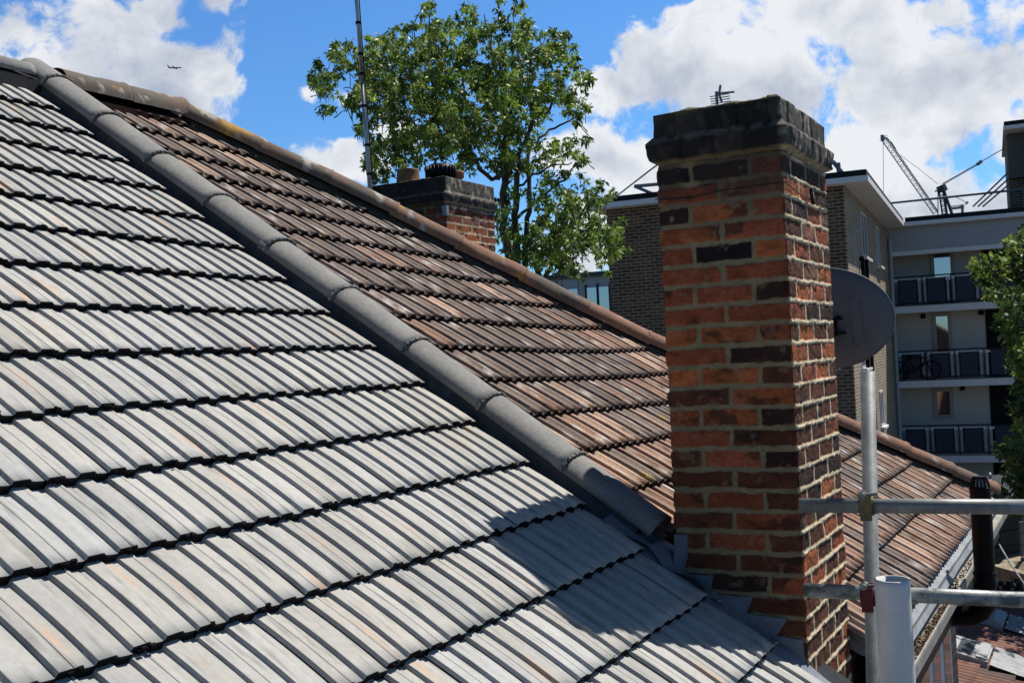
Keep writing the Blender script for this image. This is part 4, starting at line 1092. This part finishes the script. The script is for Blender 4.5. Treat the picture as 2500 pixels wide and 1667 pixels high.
# stair tower at the right
pT=onf(2467,480,BF-.2); aT=ca(pT); zT=float(onf(2467,318,BF-.2)[2]); 
b=MB(); b.obox(FP(aT,BF-.2+1.2,ztop+.2),6*ed,6*wd,(zT-ztop-.2)*Z); b.obox(FP(aT+.02,BF+.6,zT-2.2*0-1.7),1.15*ed,.5*wd,1.7*Z,1); b.obox(FP(aT+1.2,BF-.2,ztop+.2),5*ed,1.3*wd,(zT-ztop-.2)*Z,0)
b.obox(FP(aT+1.0,BF-.28,ztop-1),.22*ed,.3*wd,(zT-ztop+1)*Z,0)
b.build('stair_tower',[M_flat,mat('grey_board',(.11,.105,.095),var=.1,bump=0)],flats)
b=MB(); b.obox(FP(aT-.12,BF-.5,zT),6.2*ed,7*wd,.14*Z,0); b.obox(FP(aT-.09,BF-.47,zT+.14),6.1*ed,6.9*wd,.16*Z,1); b.build('tower_roof',[M_trim,M_roofedge],flats)
# roof handrail
b=MB(); pa=onf(2168,497,BF+1.0); pb_=onf(2475,457,BF+1.0); za=float(pa[2]); b.tube([FP(ca(pa)-.3,BF+1,za),FP(ca(pb_)+.6,BF+1,za+.05)],.045,8)
for t in (.0,1.0): 
    a_=ca(pa)-.25+(ca(pb_)-ca(pa)+.6)*t; b.tube([FP(a_,BF+1,ztop+.2),FP(a_,BF+1,za)],.04,6)
b.build('roof_handrail',M_steel,flats)
b=MB()
for dx in (0,12,24): 
    p=onf(2375+dx,505,BF+1.5); p2=onf(2468+dx*.6,415+dx*.8,BF+1.5); b.tube([p,p2],.035,6)
b.build('roof_ladder',M_steel,flats)
# railing frame on the left part of the roof (triangular bracket) and pipe
b=MB(); p1=onf(1549,455,2); p2=onf(1640,447,2); p3=onf(1605,478,2); b.tube([p1,p2],.06,6); b.tube([p1,p3],.06,6); b.tube([p3,p3-Z*.4],.06,6); b.tube([p2,p2-Z*.6],.05,6); b.build('roof_guard',M_steel,flats)
b=MB(); p1=onf(2046,398,2); p2=onf(2049,432,2); b.tube([p1,p2],.07,8); b.tube([onf(2020,395,2),onf(2035,396,2),onf(2046,409,2)],.07,8); b.tube([onf(2048,412,2),onf(2059,424,2)],.06,8); b.build('roof_vent',M_steel,flats)
# bicycle on the middle balcony
zb_=zs[1]+.16
pc1=onf(2196,905,BF-.0); pc2=onf(2273,899,BF)
bw=empty('bicycle',tuple(FP(ca(pc1)+.8,BF+.0,zb_)),math.atan2(ed[1],ed[0]))
tag(bw,'black bicycle leaning along the middle balcony of the flats','bicycle')
a1_,a2_=ca(pc1),ca(pc2); Rw=.36; bb_=BF-.02
for a_ in (a1_,a2_):
    wh=MB(); wh.tube([FP(a_+Rw*math.cos(q),bb_,zb_+Rw+Rw*math.sin(q)) for q in np.linspace(0,2*math.pi,33)],.028,6,cap=False)
    for q in np.linspace(0,2*math.pi,10,endpoint=False): wh.tube([FP(a_,bb_,zb_+Rw),FP(a_+Rw*math.cos(q),bb_,zb_+Rw+Rw*math.sin(q))],.005,4)
    wh.tube([FP(a_,bb_-.05,zb_+Rw),FP(a_,bb_+.05,zb_+Rw)],.04,8); wh.build('wheel',M_black,bw)
fb=MB(); am=(a1_+a2_)/2-.02; zh=zb_+Rw
S_=[FP(a1_,bb_,zh),FP(am,bb_,zh-.03),FP(am-.18,bb_,zh+.52),FP(a2_-.2,bb_,zh+.5),FP(a2_-.17,bb_,zh+.38),FP(a2_,bb_,zh)]
for i,j_ in ((0,1),(0,2),(1,2),(2,3),(1,4),(4,5),(3,4)): fb.tube([S_[i],S_[j_]],.026,6)
fb.build('frame',M_black,bw)
fb=MB(); fb.obox(S_[2]+.07*Z-.14*ed-.06*wd,.3*ed,.12*wd,.06*Z); fb.tube([S_[2],S_[2]+.08*Z],.02,6); fb.build('saddle',M_black,bw)
fb=MB(); fb.tube([S_[3],S_[3]+.16*Z-.02*ed],.022,6); fb.tube([S_[3]+.16*Z-.02*ed-.25*wd,S_[3]+.16*Z+.08*ed-.1*wd,S_[3]+.16*Z+.08*ed+.1*wd,S_[3]+.16*Z-.02*ed+.25*wd],.022,6); fb.build('handlebar',M_black,bw)
# ================================================================= far glazed block
gb=empty('glazed_building',tuple(P(1410,700,60)*[1,1,0]+Z*GROUND),math.atan2(ed[1],ed[0])); tag(gb,'distant pale glazed building left of the flats, beyond the tree','building')
g0_=P(1340,690,62); 
def GP(a,b_,z): return np.array([g0_[0],g0_[1],0])+a*ed+b_*wd+z*Z
zg=float(P(1410,674,60)[2])
b=MB(); b.obox(GP(-1,0,GROUND),8*ed,8*wd,(zg-GROUND)*Z); b.build('wall',mat('pale_panel',(.42,.44,.46),var=.1,bump=0),gb)
b=MB(); b.obox(GP(-1.2,-.25,zg),8.4*ed,8.4*wd,.25*Z); b.build('roof',mat('dark_grey_roof',(.08,.09,.10),bump=0),gb)
b=MB(); 
for a_,w_ in ((.4,.9),(1.9,.9),(2.1,.0),):
    pass
for a_ in (.15,1.15,2.25,2.95): b.obox(GP(a_,-.06,zg-2.1),.55*ed,.06*wd,1.5*Z)
b.build('window',M_glass,gb)
b=MB()
for a_ in (.75,2.15,2.83,3.55): b.obox(GP(a_,-.10,zg-2.3),.08*ed,.1*wd,1.9*Z)
b.obox(GP(-.9,-.12,zg-2.25),7*ed,.06*wd,.06*Z)
b.build('mullion',M_roofedge,gb)
# ================================================================= aerial above the chimney
ae=empty('tv_aerial',tuple(onf(1755,470,3)),math.atan2(ed[1],ed[0])); tag(ae,'small rooftop TV aerial showing just above the tall chimney head','aerial')
k_=3
def AP(x,y): return onf(x,y,k_)
b=MB(); zfoot=ztop+.3; pm_=AP(1750,222); b.tube([AP(1749,224),FP(ca(pm_),k_,zfoot)],.05,6); b.build('mast',M_steel,ae)
b=MB(); b.tube([AP(1746,229),AP(1793,225)],.035,6); b.tube([AP(1756,229),AP(1759,208)],.04,6); b.tube([AP(1755,228),AP(1762,249)],.04,6)
for i,(x0,y0_,x1,y1_) in enumerate(((1733,237,1780,229),(1734,243,1782,235),(1735,249,1782,241),(1736,255,1784,247))): b.tube([AP(x0,y0_),AP(x1,y1_)],.018,5)
b.build('elements',M_steel,ae)
# ================================================================= CRANES
def lattice(b,A,B,w,n,r,nrm=None):
    A=np.asarray(A);B=np.asarray(B); ax=(B-A)/np.linalg.norm(B-A); s1=np.cross(ax,[0,1,0]); s1/=np.linalg.norm(s1); s2=np.cross(ax,s1)
    tri=[s1*w/2,-s1*w/2,s2*w*.7]
    f=lambda t:A+(B-A)*t
    for t_ in tri: b.tube([f(0)+t_*.9,f(.97)+t_,B],r,5)
    for i in range(n):
        t0=i/n; tm=(i+.5)/n; t1=(i+1)/n
        b.tube([f(t0)+tri[0]*.95,f(tm)+tri[1]*.95,f(min(t1,.97))+tri[0]*.95],r*.55,4); b.tube([f(t0)+tri[2],f(tm)+tri[0],f(min(t1,.97))+tri[2]],r*.45,4)
YC=210.
cr_=empty('tower_crane',tuple(P(2300,560,YC)*[1,1,0]+Z*GROUND)); tag(cr_,'pale blue luffing crane with a long lattice jib rising to the left above the flats','crane')
b=MB(); lattice(b,P(2285,520,YC),P(2156,335,YC),1.15,16,.10); b.build('jib',M_steel,cr_)
b=MB(); b.tube([P(2156,340,YC),P(2157,480,YC),P(2157,560,YC)],.05,4); b.tube([P(2197,378,YC),P(2240,410,YC),P(2290,450,YC)],.05,4); b.tube([P(2301,449,YC),P(2390,398,YC),P(2480,346,YC)],.10,4); b.tube([P(2301,452,YC),P(2390,401,YC)],.07,4); b.tube([P(2386,402,YC),P(2396,394,YC)],.35,6); b.build('cable',M_steel,cr_)
b=MB(); b.tube([P(2147,341,YC),P(2166,330,YC)],.06,4); b.tube([P(2157,337,YC),P(2176,347,YC),P(2188,366,YC)],.1,4); b.tube([P(2149,330,YC),P(2166,339,YC)],.05,4); b.tube([P(2154,330,YC),P(2155,345,YC)],.35,6); b.build('jib_head',M_steel,cr_)
b=MB(); lattice(b,P(2312,560,YC),P(2297,455,YC),1.0,9,.16)
b.tube([P(2300,455,YC),P(2323,520,YC),P(2334,560,YC)],.3,5); b.tube([P(2283,467,YC),P(2310,465,YC)],.15,5); b.tube([P(2296,453,YC),P(2303,468,YC)],.9,6); b.tube([P(2290,468,YC),P(2290,560,YC)],.1,4)
q=P(2312,560,YC); b.tube([q,[q[0],q[1],GROUND]],1.0,4); b.build('tower',mat('dark_crane_steel',(.05,.06,.07),bump=0),cr_)
cr2_=empty('mobile_crane',tuple(P(2385,520,300)*[1,1,0]+Z*GROUND)); tag(cr2_,'small distant crane arm low on the skyline, right of the luffing crane tower','crane')
b=MB(); b.tube([P(2333,481,300),P(2361,495,300)],.10,5); b.tube([P(2359,494,300),P(2362,497,300)],.5,6); b.build('jib',M_steel,cr2_)
b=MB(); b.tube([P(2322,508,300),P(2352,504,300)],.6,5); b.tube([P(2350,504,300),P(2350,540,300)],.4,5); q=P(2350,540,300); b.tube([q,[q[0],q[1],GROUND]],.6,5); b.build('tower',M_steel,cr2_)
# overhead line to the left of the chimney
b=MB(); b.tube([P(1491,490,29),P(1592,412,24),P(1680,350,20)],.02,5)
o=b.build('overhead_wire',M_steel,None,origin=tuple(P(1491,490,29))); tag(o,'thin overhead wire sloping up behind the left side of the tall chimney','wire')
# ================================================================= AIRCRAFT
YA=3200.
c=P(427,166,YA); pl=empty('aeroplane',tuple(c)); tag(pl,'tiny airliner crossing in front of the white cloud at upper left','aeroplane')
M_air=mat('airliner_grey',(.35,.37,.42),rough=.4,bump=0,var=.05)
L=38; dirp=np.array([.97,.2,.02]); dirp/=np.linalg.norm(dirp)
b=MB(); b.tube([c-dirp*L/2,c-dirp*L*.36,c+dirp*L*.38,c+dirp*L*.47,c+dirp*L/2],2,12,rr=[.4,2,2,1.5,.2]); b.build('fuselage',M_air,pl,smooth=True)
sd_=np.cross(dirp,Z)
for sg in (1,-1):
    b=MB(); b.add([c+dirp*5+sd_*sg*1.5-Z,c-dirp*2+sd_*sg*1.5-Z,c-dirp*9+sd_*sg*17+Z*1.5,c-dirp*6+sd_*sg*17+Z*1.5],[(0,1,2,3),(3,2,1,0)]); b.obox(c+dirp*1+sd_*sg*6-Z*2.8,dirp*5,sd_*2,Z*2); b.build('wing',M_air,pl)
b=MB(); q=c-dirp*L*.46; b.add([q+Z*1.5,q+dirp*5+Z*1.5,q-dirp*2.4+Z*8,q-dirp*5+Z*8],[(0,1,2,3),(3,2,1,0)]); b.add([q+sd_*6,q-sd_*6,q-sd_*2+dirp*4,q+sd_*2+dirp*4],[(0,1,2,3),(3,2,1,0)]); b.build('tail_fin',mat('tail_blue',(.04,.05,.12),bump=0),pl)
# ================================================================= TREES
def leafmat(name,c1,c2):
    m=bpy.data.materials.new(name); m.use_nodes=True; t=m.node_tree; b=t.nodes['Principled BSDF']; o_=t.nodes['Material Output']
    at=nd(t,'ShaderNodeAttribute',attribute_name='Col'); t.links.new(at.outputs['Color'],b.inputs['Base Color']); b.inputs['Roughness'].default_value=.5; b.inputs['Specular IOR Level'].default_value=.35
    tr=nd(t,'ShaderNodeBsdfTranslucent'); sc=vm('SCALE',at.outputs['Color'],None,t); sc.inputs['Scale'].default_value=1.6; t.links.new(sc.outputs[0],tr.inputs[0])
    mx=nd(t,'ShaderNodeMixShader'); mx.inputs[0].default_value=.28; t.links.new(b.outputs[0],mx.inputs[1]); t.links.new(tr.outputs[0],mx.inputs[2]); t.links.new(mx.outputs[0],o_.inputs['Surface']); return m
M_leaf=leafmat('leaf',0,0)
def leaves(centers,radii,counts,ll,lwid,base_cols,droop=.3,rosette=6,seed=1):
    g=np.random.default_rng(seed); V=[];C=[];cnt=0
    for (c,r,n) in zip(centers,radii,counts):
        bc=np.array(base_cols[g.integers(len(base_cols))])*(1+g.normal(0,.12))
        for k in range(max(1,int(n/rosette))):
            d=g.normal(0,1,3); d/=np.linalg.norm(d); rad=r*(g.random()**.5); p=c+d*rad*np.array([1,1,.85])
            for q in range(rosette):
                v=g.normal(0,1,3); v[2]-=droop; v/=np.linalg.norm(v); L=ll*(.65+.6*g.random()); w=np.cross(v,g.normal(0,1,3)); w/=np.linalg.norm(w); w*=lwid*L/ll
                nn=np.cross(v,w); nn/=np.linalg.norm(nn)
                tip=p+v*L; mid=p+v*L*.5
                V+= [p,mid+w*.5+nn*L*.04,tip-Z*L*.12,mid-w*.5+nn*L*.04]
                cc=bc*(.75+.5*g.random()); C+=[cc]*4; cnt+=1
    Fc=np.arange(cnt*4).reshape(-1,4); return np.array(V),Fc,np.array(C)
poly=[(120,400),(200,310),(270,220),(350,230),(400,300),(450,200),(560,170),(620,130),(740,120),(750,20),(800,20),(820,120),(860,80),(940,60),(980,10),(1030,60),(1020,170),(1060,110),(1150,60),(1180,-60),(1300,-60),(1290,80),(1360,120),(1400,170),(1550,170),(1600,310),(1590,380),(1640,380),(1690,440),(1650,480),(1640,520),(1680,570),(1600,640),(1590,700),(1640,740),(1660,870),(1600,900),(1640,980),(1780,970),(1800,1020),(1730,1110),(1850,1200),(1870,1370),(1800,1500),(1740,1500),(1650,1300),(1640,1500),(1480,1500),(1330,1440),(1150,1350),(1140,1100),(1000,920),(800,920),(600,900),(560,980),(480,980),(400,880),(450,800),(380,720),(400,620),(300,560),(180,640),(200,520),(130,470)]
poly=[(700+x/2.24,y/2.24) for x,y in poly]
def inpoly(x,y,P_):
    c=False;j=len(P_)-1
    for i in range(len(P_)):
        if ((P_[i][1]>y)!=(P_[j][1]>y)) and (x<(P_[j][0]-P_[i][0])*(y-P_[i][1])/(P_[j][1]-P_[i][1])+P_[i][0]): c=not c
        j=i
    return c
def z2(x,y): return (700+x/2.24,y/2.24)
gaps=[(z2(1090,960),36),(z2(1480,700),45),(z2(1060,700),10),(z2(1330,1000),34),(z2(700,650),12),(z2(1370,430),18),(z2(560,720),26),(z2(1340,1150),38),(z2(350,430),26),(z2(1050,260),18),(z2(1180,1000),38),(z2(1530,1000),18),(z2(1650,1150),25),(z2(1150,800),22),(z2(1580,470),24),(z2(1240,1180),26),(z2(1620,1400),26),(z2(930,330),8),(z2(1270,1330),14),(z2(1450,1050),16),(z2(280,330),8),(z2(1380,1290),14),(z2(860,180),14),(z2(1700,1060),16)]
TY=21.
centers=[];radii=[];cnts=[];g=np.random.default_rng(12)
tries=0
while len(centers)<880 and tries<30000:
    tries+=1
    x=g.uniform(750,1540); y=g.uniform(-30,675)
    if not inpoly(x,y,poly): continue
    if any((x-a[0][0])**2+(y-a[0][1])**2<a[1]**2 for a in gaps): continue
    mid=(1000<x<1250 and 150<y<420)
    if x>1150 and y>300 and y<560 and g.random()<.5: continue
    Yd=TY+g.normal(0,1.3); r=.09+.11*g.random()
    if not inpoly(x+r*110,y,poly) or not inpoly(x-r*110,y,poly) or not inpoly(x,y-r*110,poly): r*=.55
    centers.append(P(x,y,Yd)); radii.append(r); cnts.append(max(34,int(86*(r/.22)**1.5)))
# denser core and lower right
for i in range(95):
    x=g.uniform(*( (1290,1450) if i%2 else (1180,1420))); y=g.uniform(*((470,640) if i%2 else (330,640)))
    if inpoly(x,y,poly): centers.append(P(x,y,TY+g.normal(0,.8))); radii.append(.15); cnts.append(44)
for i in range(120):
    x=g.uniform(900,1270); y=g.uniform(110,400)
    if inpoly(x,y,poly): centers.append(P(x,y,TY+g.normal(0,1.0))); radii.append(.22); cnts.append(60)
TB=P(1285,900,TY); TB=np.array([TB[0],TB[1],GROUND])
tree=empty('chestnut_tree',tuple(TB)); tag(tree,'large leafy green tree with hanging catkins rising behind the brown roof against the sky','tree')
V,Fc,C=leaves(centers,radii,cnts,.105,.042,[(.085,.14,.02),(.13,.20,.028),(.05,.085,.016),(.19,.26,.045)],seed=5,droop=.7)
mk('crown',V,Fc,M_leaf,tree,col=C)
b=MB()
fork=P(1262,700,TY)
def limb(px,r0,r1,dY=0):
    pts=[P(x,y,TY+dY*i/len(px)+.2*math.sin(i*2)) for i,(x,y) in enumerate(px)]
    # subdivide + wobble
    Q=[]
    for i in range(len(pts)-1):
        for k in range(4): Q.append(pts[i]+(pts[i+1]-pts[i])*k/4+rng.normal(0,.018,3))
    Q.append(pts[-1]); rr=np.linspace(r0,r1,len(Q)); b.tube(Q,1,8,rr=rr*.62)
b.tube([TB,TB+(fork-TB)*.5+np.array([.1,0,0]),fork],1,12,rr=[.24,.17,.10])
limbs=[([(1262,700),z2(1180,1250),z2(1195,1000),z2(1190,850),z2(1200,700),z2(1245,560),z2(1290,400),z2(1290,330)],.13,.04,.3),
 ([(1270,700),z2(1245,1180),z2(1260,1000),z2(1270,850),z2(1330,720),z2(1340,600),z2(1360,500)],.12,.03,-.5),
 ([(1280,700),z2(1310,1220),z2(1330,1100),z2(1320,900),z2(1330,700),z2(1440,600),z2(1530,380),z2(1570,330)],.09,.025,.8),
 ([z2(1200,700),z2(1160,320),z2(1290,150),z2(1360,120)],.05,.018,.2),
 ([z2(1190,950),z2(1120,980),z2(1000,860),z2(860,700),z2(800,500),z2(790,300)],.08,.02,-.6),
 ([(1150,560),z2(620,900),z2(600,760),z2(560,640),z2(530,500),z2(510,330),z2(480,270)],.10,.025,.4),
 ([z2(560,640),z2(600,700),z2(610,560),z2(620,420),z2(615,250)],.05,.02,.2),
 ([z2(540,540),z2(460,470),z2(390,410),z2(370,330)],.035,.014,-.3),
 ([z2(500,580),z2(410,510),z2(340,475),z2(310,485)],.025,.012,-.3),
 ([z2(1270,1190),z2(1380,1080),z2(1520,980),z2(1600,880)],.055,.02,.6),
 ([z2(1230,1040),z2(1350,960),z2(1450,910),z2(1560,890)],.045,.016,-.6),
 ([z2(1340,800),z2(1440,710),z2(1540,660),z2(1600,630)],.045,.018,.4),
 ([z2(1220,640),z2(1280,800),z2(1250,980)],.05,.04,.0),
 ([(1320,700),z2(1370,1420),z2(1430,1340),z2(1480,1220),z2(1560,1120)],.10,.05,.5),
 ([z2(1420,1500),z2(1480,1390),z2(1580,1200),z2(1660,1100),z2(1720,1010)],.075,.02,.5),
 ([z2(1330,1450),z2(1450,1440),z2(1560,1475),z2(1600,1480)],.03,.012,-.3),
 ([z2(1500,1240),z2(1620,1260),z2(1720,1290),z2(1840,1360)],.035,.012,-.3),
 ([z2(1130,300),z2(1090,150),z2(1080,80)],.035,.012,.2),([z2(800,500),z2(870,300),z2(940,120),z2(985,40)],.035,.012,.2),([z2(790,300),z2(780,150),z2(775,40)],.025,.01,-.2),([z2(1240,560),z2(1230,250),z2(1250,30)],.03,.01,.2),
 ([z2(1570,560),z2(1640,520)],.018,.01,0),([z2(1570,370),z2(1640,375),z2(1680,400)],.018,.008,0),([z2(850,880),z2(845,780),z2(830,600)],.04,.02,.3)]
for l in limbs: limb(*l)
g=np.random.default_rng(3)
b.build('trunk',M_bark,tree)
b=MB(); g=np.random.default_rng(3)
for c in centers[::2]:
    d=g.normal(0,1,3)*.13; d[2]-=.12; b.tube([c,c+d*.5+g.normal(0,.02,3),c+d],1,4,rr=[.005,.008,.012],cap=False)
g=np.random.default_rng(8)
for i in range(170):
    c=centers[g.integers(len(centers))]+g.normal(0,.03,3)-Z*.05; L=.16+.12*g.random(); b.tube([c,c-Z*L*.5+g.normal(0,.01,3),c-Z*L],.007,4)
b.build('twigs',mat('twig_green',(.10,.09,.04),bump=0),tree)['kind']='stuff'
# right tree (nearer)
TR=14.
base=P(2600,1100,TR); TB2=np.array([base[0],base[1],GROUND])
t2=empty('garden_tree',tuple(TB2)); tag(t2,'bushy green tree with pale leaf tips in front of the flats balconies','tree')
poly2=[(2520,560),(2482,585),(2462,590),(2440,620),(2405,618),(2378,640),(2380,668),(2400,690),(2410,720),(2440,745),(2425,770),(2432,815),(2470,850),(2466,900),(2490,960),(2470,1000),(2500,1040),(2480,1070),(2440,1080),(2440,1110),(2440,1145),(2440,1185),(2436,1240),(2450,1262),(2560,1290),(2760,1200),(2820,900),(2720,600),(2600,520)]
cs=[];rs=[];ct=[];g=np.random.default_rng(22);tr_=0
while len(cs)<260 and tr_<20000:
    tr_+=1; x=g.uniform(2370,2820) if g.random()<.45 else g.uniform(2370,2560); y=g.uniform(520,1250)
    if not inpoly(x,y,poly2): continue
    r=.15+.1*g.random()
    if not inpoly(x-r*100,y,poly2): r*=.5
    cs.append(P(x,y,TR+g.normal(0,.7))); rs.append(r); ct.append(int(85*(r/.2)**1.4))
for x,y in ((2492,1190),(2500,1215),(2485,1095),(2455,1110)): cs.append(P(x,y,TR)); rs.append(.1); ct.append(60)
V,Fc,C=leaves(cs,rs,ct,.085,.045,[(.055,.09,.015),(.08,.13,.02),(.17,.22,.04),(.04,.07,.014)],seed=9,droop=.0)
mk('crown',V,Fc,M_leaf,t2,col=C)
b=MB(); b.tube([TB2,TB2+np.array([.1,0,4]),P(2610,760,TR),P(2600,640,TR)],1,10,rr=[.2,.16,.09,.03])
for i in range(0,len(cs),3):
    q=P(2605,900,TR)+Z*g.uniform(-1.5,1.5); b.tube([q,(q+cs[i])/2+g.normal(0,.08,3),cs[i]],1,5,rr=[.035,.02,.006],cap=False)
b.build('trunk',M_bark,t2)
